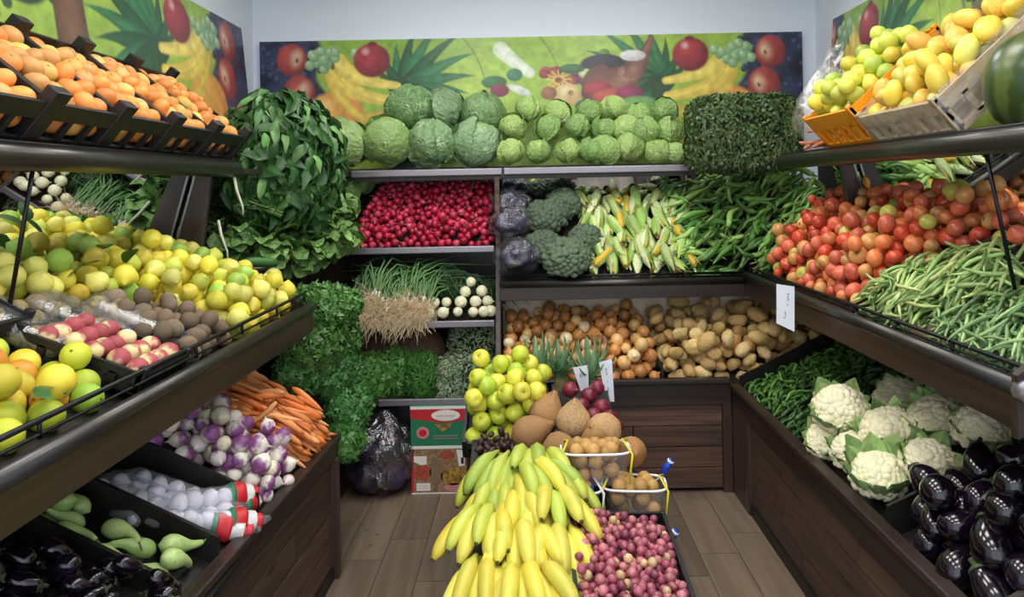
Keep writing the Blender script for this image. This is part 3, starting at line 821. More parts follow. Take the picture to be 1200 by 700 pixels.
def under_stuff(name, label, items, me, mat, L0, loc):
    """the deeper, uncountable layer of a heap as one mesh"""
    src = np.array([v.co[:] for v in me.vertices]); fs = [tuple(p.vertices) for p in me.polygons]; mb = MB()
    for (x, y, z, a, pitch, l) in items:
        m = np.array(Matrix.Translation((x, y, z)) @ Matrix.Rotation(a, 4, 'Z') @ Matrix.Rotation(-pitch, 4, 'Y') @ Matrix.Rotation(R.uniform(0, 6.28), 4, 'X') @ Matrix.Scale(l / L0, 4))
        mb.add((src @ m[:3, :3].T + m[:3, 3]).tolist(), fs)
    o = link(bpy.data.objects.new(name, mb.mesh(name, mat, loc, True, False)))
    o.location = loc
    return tag(o, label, kind='stuff')

# ---- meshes of each kind, unit size unless noted
def shape(me, fn):
    for v in me.vertices: v.co = fn(Vector(v.co))
    return me
def ico(name, mat, sub=3):
    bm = bmesh.new(); bmesh.ops.create_icosphere(bm, subdivisions=sub, radius=1)
    me = bpy.data.meshes.new(name); bm.to_mesh(me); bm.free(); me.materials.append(mat)
    me.polygons.foreach_set('use_smooth', [True] * len(me.polygons)); return me
def lump(name, mat, sx=1, sy=1, sz=1, amp=.08, freq=1.3, seed=0, sub=3):
    o = Vector((seed * 3.7, seed * 1.3, seed * 5.1))
    def f(p):
        q = p * (1 + amp * noise.noise(p * freq + o) * 2)
        return Vector((q.x * sx, q.y * sy, q.z * sz))
    return shape(ico(name, mat, sub), f)
def turned(name, mat, prof, seg=14):
    return MB().lathe(prof, seg).mesh(name, mat, smooth=True)
def rod(name, mat, pts, rad, seg=6):
    return MB().tube(pts, rad, seg).mesh(name, mat, smooth=True)
def ring(f, n=10): return [(math.sin(PI * i / n) * f(i / n), -math.cos(PI * i / n)) for i in range(n + 1)]
# ------------------------------------------------------------------ fruit and vegetables
def lit(c): return hx(c)
LEM = [('yellow', lit('#e6d548'), 5), ('golden yellow', lit('#e2bf40'), 1.6), ('pale yellow', lit('#e6de72'), 2.4), ('green-tinged', lit('#c2cb50'), 1.6), ('light green', lit('#9cc050'), .6)]
m_lemon = produce_mat('lemon_rind', hx('#c9cf45'), 6, .5, .75, .5, .38, .25, 160, sss=.1)
prof = [(.01, -1.32), (.12, -1.27), (.24, -1.12), (.5, -.92), (.78, -.62), (.95, -.25), (1.0, .05), (.94, .4), (.75, .72), (.5, .95), (.22, 1.12), (.12, 1.24), (.01, 1.28)]
lemons = [('lemon', turned('lemon', m_lemon, [(r * k, z * j) for r, z in prof], 14), []) for k, j in ((1, .92), (1, .85), (.97, 1.0))]
pol = [(-.94, 2.47), (-.94, 3.10), (-1.44, 3.10), (-1.44, 1.30), (-1.36, 1.30), (-1.34, 2.02), (-1.20, 2.46)]
it = drop_balls(pol, lambda x, y: zL_mid(x) - .01, 235, .0325, .12, 14, lat=2.0)
heap_balls(it, lemons, 'lemon', 'lemons heaped on the citrus shelf', lambda p: -p[1], lambda p: -p[0], 9,
           '{c} lemon, {row} row up from the guard rail, {p} from the deep end', LEM)
# a few lemon leaves among them
m_leafd = produce_mat('dark_leaf', hx('#2c5a24'), 14, .4, .7, .6, .4, .3, 40)
def leaf_mesh(name, mat, L=1., W=.4, n=5, droop=.35, fold=.18, wave=0., tip=.9, seed=0, blunt=False):
    """one leaf along +X with a folded midrib and a drooping tip"""
    vs = []; fs = []; o = seed * 2.3
    for i in range(n + 1):
        t = i / n; w = W * .5 * (math.sin(PI * min(1, t ** .8 * .97 + .03)) ** tip + .04)
        if blunt: w = W * .5 * (max(0., 1 - (1.25 * t - .45) ** 4 * 2.2) ** .5 * (.35 + .65 * min(1, t * 2.2)) + .03)
        for j in (-1, -.5, 0, .5, 1):
            z = -droop * t * t + fold * abs(j) * w / max(W, .01) * 2 * W + wave * math.sin(t * 11 + o + j * 2) * abs(j)
            vs.append((L * t * (1 - .15 * droop * t), j * w, z * L if True else z))
    for i in range(n):
        for j in range(4):
            a = i * 5 + j; fs.append((a, a + 1, a + 6, a + 5))
    return MB().add(vs, fs).mesh(name, mat, smooth=True, recalc=False)
citrus_leaf = leaf_mesh('citrus_leaf', m_leafd, .085, .45 * .085, 5, .4, .15)
for k, (px, py, D) in enumerate(((122, 292, 2.35), (132, 287, 2.36), (158, 292, 2.42), (118, 306, 2.3))):
    o = inst('lemon_leaf', citrus_leaf, None, U(px, py, D), (R.uniform(-.4, .4), R.uniform(-.6, .2), k * 1.7 - 1), 1.25, hx('#33632a'))
    tag(o, f'dark green glossy leaf lying on the lemons, {nth(k + 1)} from the smoky punnets', 'leaf', 'leaves among the lemons')

# ---- mixed green and orange citrus at the near end
CIT = [('yellow-green', lit('#c3cf3a'), 4), ('green', lit('#8fb93e'), 2.4), ('yellow', lit('#e2cc40'), 3), ('orange', lit('#eda03a'), 1.2)]
m_orange = produce_mat('citrus_rind', hx('#e8b030'), 5, .55, .8, .5, .4, .3, 220, sss=.08)
op = [(max(.01, r * (1 + .0)), z) for r, z in ring(lambda t: 1, 12)]; op[0] = (.01, -.93); op[1] = (.25, -.94); op[-1] = (.01, .92); op[-2] = (.24, .95)
m_stem = plain('dry_stem', hx('#6b7a3a'), .7)
stem_me = MB().lathe([(.09, .88), (.11, .93), (.06, .97), (.05, 1.02)], 7).mesh('stem', m_stem)
oranges = [('orange', turned('orange', m_orange, op, 18), [('stem', stem_me, None)])]
it = drop_balls([(-.95, 1.22), (-.95, 1.835), (-1.26, 1.82), (-1.42, 1.60), (-1.42, 1.22)], lambda x, y: zL_mid(x) - .012, 60, .036, .07, 14, lat=2.1)
heap_balls(it, oranges, 'citrus', 'loose green and orange citrus fruit', lambda p: -p[1], lambda p: -p[0], 6,
           '{c} citrus fruit, {row} row up from the rail, {p} from the peach crate', CIT)
top = max(it, key=lambda p: p[2])
c_ = U(40, 462, 1.52)
for k in range(3):
    o = inst('citrus_leaf', citrus_leaf, None, c_, (0.2, -.35, -.6 + k * 2.1), .75, hx('#4a7040'))
    tag(o, f'small grey-green leaf still on an orange citrus fruit, {nth(k + 1)} of the sprig', 'leaf', 'leaves on the citrus')

# ---- peaches in a black crate
def crate(name, label, cat, group, loc, rot, w, d, h, mat, slots=4, post=.045, diag=False, over=.03):
    """open plastic crate, local X = width, Y = depth to the back, Z up; slotted walls and raised corner posts"""
    t = thing(name, label, cat, loc, group, rot)
    MB().box(-w / 2, w / 2, 0, d, 0, .008).build('base', mat, t, local=True)
    def wall(nm_, p0, p1):
        p0, p1 = Vector(p0), Vector(p1); dv = p1 - p0; L = dv.length; dv.normalize(); q = Vector((-dv.y, dv.x, 0)) * .006
        mb = MB()
        def bar(a, b, z0, z1): mb.prism([p0 + dv * a - q + Vector((0, 0, z0)), p0 + dv * b - q + Vector((0, 0, z0)), p0 + dv * b + q + Vector((0, 0, z0)), p0 + dv * a + q + Vector((0, 0, z0))], (0, 0, z1 - z0))
        bar(0, L, .0, h * .16); bar(0, L, h * .62, h)
        n = slots
        for i in range(n + 1):
            a = (L - .02) * i / n
            if diag:
                mb.prism([p0 + dv * a - q + Vector((0, 0, h * .1)), p0 + dv * (a + .018) - q + Vector((0, 0, h * .1)), p0 + dv * (a + .018) + q + Vector((0, 0, h * .1)), p0 + dv * a + q + Vector((0, 0, h * .1))], dv * .03 + Vector((0, 0, h * .7)))
            else: bar(a, a + .02, h * .1, h * .7)
        mb.build(nm_, mat, t, local=True)
    wall('front_wall', (-w / 2, 0, 0), (w / 2, 0, 0)); wall('back_wall', (-w / 2, d, 0), (w / 2, d, 0))
    wall('side_wall', (-w / 2, 0, 0), (-w / 2, d, 0)); wall('side_wall', (w / 2, 0, 0), (w / 2, d, 0))
    for sx in (-1, 1):
        for y in (0, d):
            s = post / 2
            MB().box(sx * (w / 2) - s if sx > 0 else sx * w / 2 - s * .4, sx * (w / 2) + s * .4 if sx > 0 else sx * w / 2 + s, y - s if y else y - s * .4, y + s * .4 if y else y + s, 0, h + over).build('corner_post', mat, t, local=True, bevel=.004)
    return t
PE = [('red and cream', lit('#f2dca0'), 1)]
m_peach = produce_mat('peach_skin', None, 4, 0, 1, 0, .55, .15, 200, gscale=1.4, grad=(0, -.8, .05, hx('#b04e56')), sss=.1, var=.1)
peach = ('peach', turned('peach', m_peach, [(max(.01, r), z * .93) for r, z in ring(lambda t: 1, 10)], 16), [])
pc0 = Vector((-.945, 1.95, zL_mid(-.945) + .02)); pr = Euler((math.radians(21), 0, PI / 2))
# local Y of the crate runs up the shelf
crate('fruit_crate', 'black plastic crate of red and cream peaches on the citrus shelf', 'crate', 'black crates on the citrus shelf', pc0, pr, .235, .32, .055, M['crate_black'], 5, .03, over=.015)
mt = Matrix.Translation(pc0) @ pr.to_matrix().to_4x4()
for j in range(5):
    for i in range(4):
        p = mt @ Vector((-.0775 + i * .0515 + (.01 if j % 2 else -.01), .032 + j * .058, .05 + R.uniform(-.004, .006)))
        spawn(peach, f'red and cream peach, {nth(j + 1)} row up its black crate, {nth(4 - i)} from the kiwi side' if False else f'red and cream peach, {nth(j + 1)} row up its black crate, {nth(i + 1)} from the citrus side', 'peach', 'peaches in the black crate',
              p, (R.gauss(0, .4), R.gauss(0, .4), R.gauss(.9, .9)), .0272 * R.uniform(.94, 1.06), jit(PE[0][1], .06))
c2 = Vector((-1.20, 1.52, zL_mid(-1.2) + .05))
crate('fruit_crate', 'black plastic crate holding one pale melon behind the citrus fruit', 'crate', 'black crates on the citrus shelf', Vector((-1.26, 1.80, zL_mid(-1.26) + .03)), Euler((math.radians(27), 0, PI / 2)), .18, .16, .07, M['crate_black'], 4, .03, over=.015)
m_melon = produce_mat('pale_melon', hx('#b9c77c'), 6, .4, .7, .6, .45, .2, 60)
tag(inst('melon', lump('melon', m_melon, 1, 1, 1.15, .03), None, (-1.33, 1.80, zL_mid(-1.33) + .09), None, .058, hx('#dbe6b4')), 'pale green melon lying in the small black crate', 'melon')

# ---- kiwis
m_kiwi = produce_mat('kiwi_skin', hx('#5c4a34'), 9, .4, .7, .7, .75, .5, 120)
kiwis = [('kiwi', turned('kiwi', m_kiwi, [(.01, -1.18), (.14, -1.17)] + [(r, z * 1.14) for r, z in ring(lambda t: 1, 10)][1:-1] + [(.12, 1.18), (.01, 1.2)], 12), [])]
it = drop_balls([(-.95, 2.11), (-.95, 2.46), (-1.20, 2.43), (-1.25, 2.13)], lambda x, y: zL_mid(x), 54, .0255, .06, 12)
heap_balls(it, kiwis, 'kiwi', 'kiwis heaped beside the peach crate', lambda p: p[1], lambda p: -p[0], 5,
           '{c} kiwi, {row} row up from the rail, {p} from the peach crate', [('brown', lit('#85705a'), 3), ('pale brown', lit('#94826a'), 1)])

# ---- film-covered punnets of figs with blue clips, on the citrus shelf
m_fig = produce_mat('fig_skin', hx('#6a6a34'), 8, .4, .7, .8, .5, .2, 50)
fig = ('fig', turned('fig', m_fig, [(.01, -1), (.5, -.86), (.85, -.5), (1, -.05), (.86, .4), (.5, .8), (.22, 1.15), (.12, 1.35), (.01, 1.38)], 12), [])
for k, (px, py, D, yaw) in enumerate(((150, 352, 2.22, .25), (85, 335, 2.08, .2), (18, 318, 1.90, .15))):
    p = U(px, py, D); x = p.x; z = zL_mid(x) + .03
    p = Vector((x, D, z))
    rot = Euler((0, math.radians(29), yaw))
    where = ('nearest the kiwis', 'second along from the kiwis', 'beside the support rod')[k]
    t = thing('fruit_punnet', f'clear film-wrapped punnet of brown figs with blue clip, {where}', 'punnet', p, 'film-wrapped punnets on the citrus shelf', rot)
    mm = Matrix.Translation(p) @ rot.to_matrix().to_4x4()
    w, d, h = .135, .085, .065
    MB().prism([(-w * .9, -d * .85, 0), (w * .9, -d * .85, 0), (w * .9, d * .85, 0), (-w * .9, d * .85, 0)], (0, 0, .004)).build('tray', M['film_grey'], t, local=True)
    me = lump('film', M['film_grey'], 1, 1, 1, .05, 2.2, 3 + k, 3)
    for v in me.vertices:
        c = v.co; c.x = math.copysign(abs(c.x) ** .45, c.x) * w; c.y = math.copysign(abs(c.y) ** .45, c.y) * d; c.z = (math.copysign(abs(c.z) ** .55, c.z) * .5 + .5) * h
    inst('film', me, t)
    MB().obox((w * .95, -.02, h * .75), (.02, .012, .04)).build('clip', M['blue_plastic'], t, local=True, bevel=.003)
    MB().tube([(w * .95, -.02, h * .8), (w * 1.06, -.02, h * .95), (w * 1.10, -.03, h * .8)], .005, 6).build('clip', M['blue_plastic'], t, local=True)
    for i in range(5):
        for j in range(3):
            q = mm @ Vector((-.10 + i * .05, -.05 + j * .05, .032 + R.uniform(-.004, .012)))
            spawn(fig, f'brownish green fig inside the punnet {where}, {nth(j + 1)} row, {nth(i + 1)} in', 'fig', f'figs in the punnet {where}', q, any_rot(), .026 * R.uniform(.9, 1.08), jit(lit('#a08a58')))

# ---- mandarins in steep black crates on the upper shelf
MAN = [('orange', lit('#f59a4a'), 5), ('pale orange', lit('#f3b266'), 2), ('yellow-orange', lit('#eebc5c'), 1)]
mand = [('mandarin', turned('mandarin', m_orange, [(r, z * .8) for r, z in op], 16), [('stem', MB().lathe([(.1, .70), (.11, .74), (.05, .78)], 6).mesh('stem', m_stem), None)])]
names = ['crate nearest the entrance', 'second crate from the entrance', 'middle crate', 'second crate from the spinach', 'crate beside the spinach']
TL = math.radians(40)
for k in range(5):
    y0 = 1.545 + .318 * k; loc = Vector((-1.225, y0 + .159, 1.70)); rot = Euler((TL, 0, PI / 2))
    # a flat crate of the same fruit below carries the steep one
    crate('mandarin_crate', f'steeply tilted black plastic crate full of mandarins, {names[k]}', 'crate', 'black mandarin crates', loc, rot, .305, .40, .125, M['crate_black'], 3, .05, over=.035)
    mm = Matrix.Translation(loc) @ rot.to_matrix().to_4x4()
    its = []
    for q in range(6):
        for w_ in range(4):
            its.append((-.105 + .07 * w_ + R.gauss(0, .004) + (.012 if q % 2 else -.012), .042 + .064 * q + R.gauss(0, .004), .102 + R.gauss(0, .007) + .012 * math.sin(q * .7), .0345 * R.uniform(.93, 1.06)))
    for w_ in range(4): its.append((-.105 + .07 * w_, .042, .042, .034))
    rw = rows(its, lambda p: p[0], lambda p: p[1], 6)
    for i, (x, y, z, r) in enumerate(its):
        row, p = rw[i]; c = pick(MAN)
        spawn(mand[0], f'{c[0]} mandarin in the {names[k]}, {nth(row)} row up, {nth(p)} across', 'mandarin', f'mandarins in the {names[k]}', mm @ Vector((x, y, z)), (TL * .2 + R.gauss(0, .5), R.gauss(0, .5), R.uniform(0, 6)), r, jit(c[1], .1))
    MB().prism([(-1.30, y0 + .02, 1.69), (-1.62, y0 + .02, 1.69), (-1.62, y0 + .02, 1.94)], (0, .27, 0)).build('riser', M['black_board'], bpy.data.objects['mandarin_crate' + ('' if k == 0 else f'.{k:03d}')]) if False else None

# ---- right upper shelf: orange crate, netted crate, loose fruit, pumpkin, bag of carrots
YG = [('yellow-green', lit('#d2da5c'), 4), ('light green', lit('#b4cf58'), 3), ('yellow', lit('#e6d350'), 1.5)]
m_guava = produce_mat('yellow_green_skin', hx('#e8d850'), 5, .5, .75, .5, .4, .1, 80, sss=.1)
gua = ('guava', lump('guava', m_guava, 1, 1, 1.08, .04, 1.2, 4), [])
def tilted_crate(nm_, label, grp, y, w, d, h, mat, diag, TLd=42, xo=1.225, post=.03, slots=6):
    loc = Vector((xo, y, 1.70)); rot = Euler((math.radians(TLd), 0, -PI / 2))
    t = crate(nm_, label, 'crate', grp, loc, rot, w, d, h, mat, slots, post, diag, .012)
    return t, Matrix.Translation(loc) @ rot.to_matrix().to_4x4()
t, mm = tilted_crate('fruit_crate', 'orange plastic crate with slanted slots full of yellow-green guavas', 'crates on the mango shelf', 2.88, .42, .42, .16, M['crate_orange'], True)
its = drop_balls([(-.195, .012), (.195, .012), (.195, .40), (-.195, .40)], lambda x, y: .075, 84, .0315, .08, 14, lat=2.05)
rw = rows(its, lambda p: -p[0], lambda p: p[1], 6)
for i, (x, y, z, r) in enumerate(its):
    c = pick(YG); spawn(gua, f'{c[0]} guava in the orange crate, {nth(rw[i][0])} row up, {nth(rw[i][1])} from the watermelon end', 'guava', 'guavas in the orange crate', mm @ Vector((x, y, z)), any_rot(), r, jit(c[1], .08))
MG = [('yellow', lit('#f1d050'), 3), ('yellow-green', lit('#d8d868'), 2.4), ('peachy yellow', lit('#f2bd58'), 2)]
m_mango = produce_mat('mango_skin', hx('#e9e06a'), 4, .45, .75, .6, .4, .05, 60, sss=.1)
mango = ('mango', lump('mango', m_mango, 1.35, .95, .85, .07, .9, 6), [])
t, mm = tilted_crate('fruit_crate', 'pale wooden crate lined with white netting, heaped with yellow mangoes', 'crates on the mango shelf', 2.41, .49, .46, .12, M['pale_wood'], False, 42)
# white net liner spilling over the crate edges
ng = film_mat('white_net', (.97, .97, .98), .10, .14)
def crumple(nm_, corners, nu, nv, amp, mat, seed, parent=None):
    a, b, c, d = [Vector(q) for q in corners]; vs = []; fs = []
    nrm = (b - a).cross(d - a).normalized()
    for j in range(nv + 1):
        for i in range(nu + 1):
            u, v = i / nu, j / nv; p = a.lerp(b, u).lerp(d.lerp(c, u), v)
            p = p + nrm * amp * (noise.noise(p * 28 + Vector((seed, 0, 0))) + .5 * noise.noise(p * 60 + Vector((seed, 3, 0))))
            vs.append(p)
    for j in range(nv):
        for i in range(nu):
            q = j * (nu + 1) + i; fs.append((q, q + 1, q + nu + 2, q + nu + 1))
    return MB().add(vs, fs).build(nm_, mat, parent, True, local=True)
crumple('net_liner', [(-0.255, -.018, -.01), (0.255, -.018, -.01), (0.250, -.012, .135), (-0.250, -.012, .135)], 24, 8, .012, ng, 1, t)
crumple('net_liner', [(0.257, -.01, .0), (0.257, .47, .0), (0.250, .46, .15), (0.250, 0, .13)], 24, 8, .012, ng, 2, t)
crumple('net_liner', [(-0.257, -.01, .0), (-0.257, .47, .0), (-0.250, .46, .15), (-0.250, 0, .13)], 24, 8, .012, ng, 3, t)
crumple('net_liner', [(-0.245, .475, .02), (0.245, .475, .02), (0.255, .47, .18), (-0.255, .47, .17)], 24, 8, .016, ng, 4, t)
its = drop_balls([(-.23, .015), (.23, .015), (.23, .445), (-.23, .445)], lambda x, y: .055, 60, .037, .1, 16, .9, .8, lat=2.1)
rw = rows(its, lambda p: -p[0], lambda p: p[1], 6)
for i, (x, y, z, r) in enumerate(its):
    c = pick(MG); spawn(mango, f'{c[0]} mango in the netted crate, {nth(rw[i][0])} row up, {nth(rw[i][1])} from the watermelon end', 'mango', 'mangoes in the netted crate', mm @ Vector((x, y, z)), any_rot(), r * .92, jit(c[1], .08))
it = drop_balls([(1.235, 2.11), (1.235, 2.15), (1.60, 2.15), (1.60, 1.85), (1.48, 1.9), (1.46, 2.1)], lambda x, y: 1.70 + (x - 1.23) * .85, 22, .045, .06, 14)
heap_balls(it, [mango], 'mango', 'loose golden mangoes by the watermelon', lambda p: p[1], lambda p: p[0], 4, '{c} loose mango by the watermelon, {row} row up, {p} from the entrance', [('golden', lit('#f0b840'), 2), ('yellow', lit('#f0d050'), 1)], r0=1.05)
# striped watermelon
m_wm, nt, bs = nm('watermelon_rind')
tc = nt.nodes.new('ShaderNodeTexCoord'); sx_ = nt.nodes.new('ShaderNodeSeparateXYZ'); nt.links.new(tc.outputs['Object'], sx_.inputs[0])
an = math_n(nt, 'ARCTAN2', sx_.outputs[0], sx_.outputs[1])
an = math_n(nt, 'ADD', math_n(nt, 'MULTIPLY', an, 8.), math_n(nt, 'MULTIPLY', noise_n(nt, tc.outputs['Object'], 4, 4), 3.))
cw = mix(nt, maprange(nt, math_n(nt, 'SINE', an, 0), -.3, .5), hx('#34481f'), hx('#55622f'))
nt.links.new(cw, bs.inputs['Base Color']); bs.inputs['Roughness'].default_value = .3
wm = thing('watermelon', 'dark green striped watermelon at the near end of the mango shelf', 'watermelon', (1.345, 2.02, 1.70 + .125))
inst('rind', lump('rind', m_wm, 1, 1, 1.1, .03, 1), wm, rot=(.2, .3, .4), sc=.128)
inst('stem', rod('stem', m_stem, [(0, 0, .13), (.005, 0, .15), (.015, .005, .165)], [.008, .006, .004]), wm, rot=(.2, .3, .4))
wm2 = thing('watermelon', 'watermelon half hidden beyond the striped one on the mango shelf', 'watermelon', (1.40, 1.66, 1.70 + .125))
inst('rind', bpy.data.meshes['rind'], wm2, rot=(1.2, .3, 1.4), sc=.125)
# clear bag of peeled carrots at the far end
bagc = Vector((1.30, 3.33, 1.70))
t = thing('plastic_bag', 'clear plastic bag of orange carrots at the end of the mango shelf', 'bag', bagc)
me = lump('film', M['film'], 1, 1, 1, .10, 1.6, 9, 4)
for v in me.vertices:
    c = v.co; h = c.z * .5 + .5; c.x = c.x * (.19 - .02 * h) + .11 * h; c.y = c.y * .115; c.z = max(0, h) * .40
    c += Vector((noise.noise(v.co * 30), noise.noise(v.co * 31 + Vector((5, 0, 0))), 0)) * .008
inst('film', me, t)
crumple('film_neck', [(-.10, -.08, .20), (-.10, .10, .20), (.06, .12, .46), (.06, -.10, .46)], 14, 12, .03, M['film'], 7, t)
m_carrot = produce_mat('carrot_skin', hx('#d9722e'), 30, .5, .8, .5, .5, .35, 60, var=.18)
def carrot_me(seed):
    rr = random.Random(seed); b = rr.uniform(-.08, .08)
    pts = [(-1 + 2 * i / 8, b * (1 - (-1 + 2 * i / 8) ** 2), 0) for i in range(9)]
    return rod('carrot', m_carrot, pts, [.06, .15, .165, .155, .14, .12, .10, .07, .02], 7)
carrots = [('carrot', carrot_me(s), []) for s in range(3)]
k = 0
for j in range(5):
    for i in range(7):
        h = .035 + j * .062
        p = bagc + Vector((-.05 + .27 * h + R.uniform(-.01, .01) + (i % 2) * .06, -.075 + i * .026, h))
        k += 1
        o = inst('carrot', carrots[k % 3][1], None, p, (R.uniform(0, 6), R.gauss(-.15, .3), R.gauss(0, .3)), .058, jit(lit('#e58a5c')))
        tag(o, f'pale orange carrot inside the clear bag, {nth(j + 1)} layer up, {nth(i + 1)} across', 'carrot', 'carrots in the clear bag')

# ---- tomatoes
TOM = [('red', lit('#cc4a32'), 3), ('light red', lit('#d96a50'), 3), ('orange-red', lit('#d97a48'), 3.4), ('orange', lit('#dd9f5e'), 2), ('yellow-green', lit('#bdb356'), .9)]
m_tom = produce_mat('tomato_skin', hx('#e8a05a'), 3, .5, .85, .5, .22, sss=.12)
tp = [(max(.01, r), z * .84) for r, z in ring(lambda t: 1, 12)]; tp[-1] = (.01, .68); tp[-2] = (.2, .77); tp[0] = (.01, -.80)
cal = MB()
for a in range(5):
    c, s = math.cos(a * 1.257), math.sin(a * 1.257)
    cal.add([(c * .05 - s * .07, s * .05 + c * .07, .76), (c * .05 + s * .07, s * .05 - c * .07, .76), (c * .42, s * .42, .78)], [(0, 1, 2)])
cal.tube([(0, 0, .7), (.03, 0, .92)], .04, 5)
cal_me = cal.mesh('calyx', plain('calyx_green', hx('#4c6c2a'), .6))
tm_ = turned('tomato', m_tom, tp, 16)
toms = [('tomato', tm_, []), ('tomato', tm_, []), ('tomato', tm_, [('calyx', cal_me, None)])]
pol = [(1.148, 2.765), (1.148, 3.76), (1.47, 3.70), (1.48, 2.10), (1.45, 2.10), (1.40, 2.44)]
it = drop_balls(pol, lambda x, y: zR_mid(x), 290, .0305, .18, 14, lat=2.0)
heap_balls(it, toms, 'tomato', 'tomatoes heaped on the right shelf' if False else 'tomatoes heaped below the mango crates', lambda p: -p[1], lambda p: p[0], 9,
           '{c} tomato, {row} row up from the guard rail, {p} from the green peppers', TOM)

# ---- beans
m_bean = produce_mat('bean_pod', hx('#9cc064'), 10, .4, .75, .6, .42, .1, 40, var=.25, hue=.49, sat=.82)
def bean(seed, nm_, rad, bend):
    rr = random.Random(seed); b = rr.uniform(.3, 1) * bend; c = rr.uniform(-.5, .5) * bend
    pts = [(-1 + 2 * i / 7, b * (1 - (-1 + 2 * i / 7) ** 2), c * math.sin(i / 7 * 5)) for i in range(8)]
    return rod(nm_, m_bean, pts, [rad * f for f in (.25, .7, 1, 1, 1, 1, .75, .2)], 5)
flat = [('flat_bean', bean(s, 'flat_bean', .085, .28), []) for s in range(5)]
pol = [(1.155, 2.74), (1.155, 2.36), (1.40, 2.06), (1.40, 2.42)]
zf = lambda x, y: 1.035 + (x - 1.13) * .62
FB = [('pale green', lit('#a9c963'), 3), ('light green', lit('#8dbb4f'), 3), ('yellow-green', lit('#c6d36b'), 1.5), ('green', lit('#6f9f42'), 2)]
GB = [('green', lit('#6ea354'), 3), ('light green', lit('#8dbb68'), 2), ('dark green', lit('#4f8044'), 2)]
its = drop_sticks(pol, zf, 440, .075, .0062, .6, .6, inset=.5, sink=.9)
under_stuff('flat_beans', 'pale green beans lying deeper in their heap', its[:200], flat[0][1], m_bean, 1., (1.3, 2.4, 1.1)).color = (*lit('#8dbb4f'), 1)
heap_sticks(its[200:], flat, 'bean', 'pale flat beans beside the tomatoes', lambda p: -p[1], lambda p: p[0], 10, '{c} flat bean, {row} row up from the rail, {p} from the tomatoes', FB, 1.)
thin = [('green_bean', bean(s + 9, 'green_bean', .075, .22), []) for s in range(5)]
pol = [(1.155, 2.33), (1.155, 1.79), (1.42, 1.79), (1.42, 2.03)]
its = drop_sticks(pol, lambda x, y: 1.035 + (x - 1.13) * .58, 500, .066, .005, .9, .5, inset=.5, sink=.9)
under_stuff('green_beans', 'green beans lying deeper in their heap', its[:220], thin[0][1], m_bean, 1., (1.3, 2.0, 1.1)).color = (*lit('#6ea354'), 1)
heap_sticks(its[220:], thin, 'bean', 'thin green beans at the end of the shelf', lambda p: -p[1], lambda p: p[0], 11, '{c} thin bean, {row} row up from the rail, {p} from the brown divider', GB, 1.)

# ---- long green peppers in the corner
m_pep = produce_mat('pepper_skin', hx('#5c9344'), 5, .45, .75, .6, .3, var=.3, hue=.475, sat=1.0)
def pepper(seed, nm_='green_pepper', fat=.16):
    rr = random.Random(seed); b = rr.uniform(.1, .35); c = rr.uniform(-.15, .15)
    pts = [(-1 + 2 * i / 9, b * (1 - (-1 + 2 * i / 9) ** 2), c * math.sin(i)) for i in range(10)]
    me = rod(nm_, m_pep, pts[1:], [fat * f for f in (.6, 1, 1.05, 1, .9, .75, .55, .35, .05)], 7)
    st = rod('stem', m_stem, [pts[1], (-1.0, b * .05 - .02, .03), (-1.25, -.08, .08)], [.06, .04, .045], 5)
    return (nm_, me, [('stem', st, None)])
peps = [pepper(s) for s in range(5)]
def zc(x, y): return min(1.56, 1.04 + .86 * max(y - 4.02, 0) + .92 * max(x - 1.13, 0) * (1 if y < 4.02 else max(0, 1 - (y - 4.02) * 1.2)))
pol = [(.80, 4.03), (1.10, 4.03), (1.15, 3.95), (1.15, 3.80), (1.30, 3.78), (1.46, 3.76), (1.55, 4.10), (1.50, 4.56), (.76, 4.56)]
PP = [('dark green', lit('#3d7a36'), 3), ('green', lit('#5a9a48'), 3), ('light green', lit('#8aba62'), 1.5)]
its = drop_sticks(pol, zc, 430, .088, .0125, .35, .6, inset=.5, sink=.8)
under_stuff('green_peppers', 'green peppers lying deeper in their heap', its[:140], peps[0][1], m_pep, 1., (1.1, 4.2, 1.1)).color = (*lit('#3c7a34'), 1)
heap_sticks(its[140:], peps, 'pepper', 'long green peppers in the shelf corner', lambda p: p[0], lambda p: p[2], 12, '{c} long pepper, {row} row up from the corner rail, {p} from the corn', PP, 1.)

# ---- corn
m_cob = produce_mat('corn_kernels', hx('#e0b030'), 60, .4, .6, .5, .35, .0)
m_husk = produce_mat('corn_husk', hx('#9cbd5c'), 9, .4, .7, .7, .55, .3, 30, var=.18)
cob = MB()
cob.tube([(x, 0, 0) for x in (-.95, -.9, -.4, .1, .6, .95, 1.1)], [.12, .25, .28, .28, .25, .16, .04], 10)
for i in range(22):
    for j in range(10):
        a = 2 * PI * (j + .5 * (i % 2)) / 10; x = -.9 + i * .09; rr_ = .28 * (1 - max(0, x - .4) * .55)
        c, s = math.cos(a), math.sin(a); p = Vector((x, c * rr_, s * rr_)); n_ = Vector((0, c, s)); tt = Vector((0, -s, c))
        cob.add([p + Vector((.036, 0, 0)), p - Vector((.036, 0, 0)), p + tt * .075, p - tt * .075, p + n_ * .05], [(0, 2, 4), (2, 1, 4), (1, 3, 4), (3, 0, 4)])
cob_me = cob.mesh('kernels', m_cob, smooth=True)
cob_small = cob_me.copy()
for v in cob_small.vertices: v.co = Vector((v.co.x * .72, v.co.y * .8, v.co.z * .8))
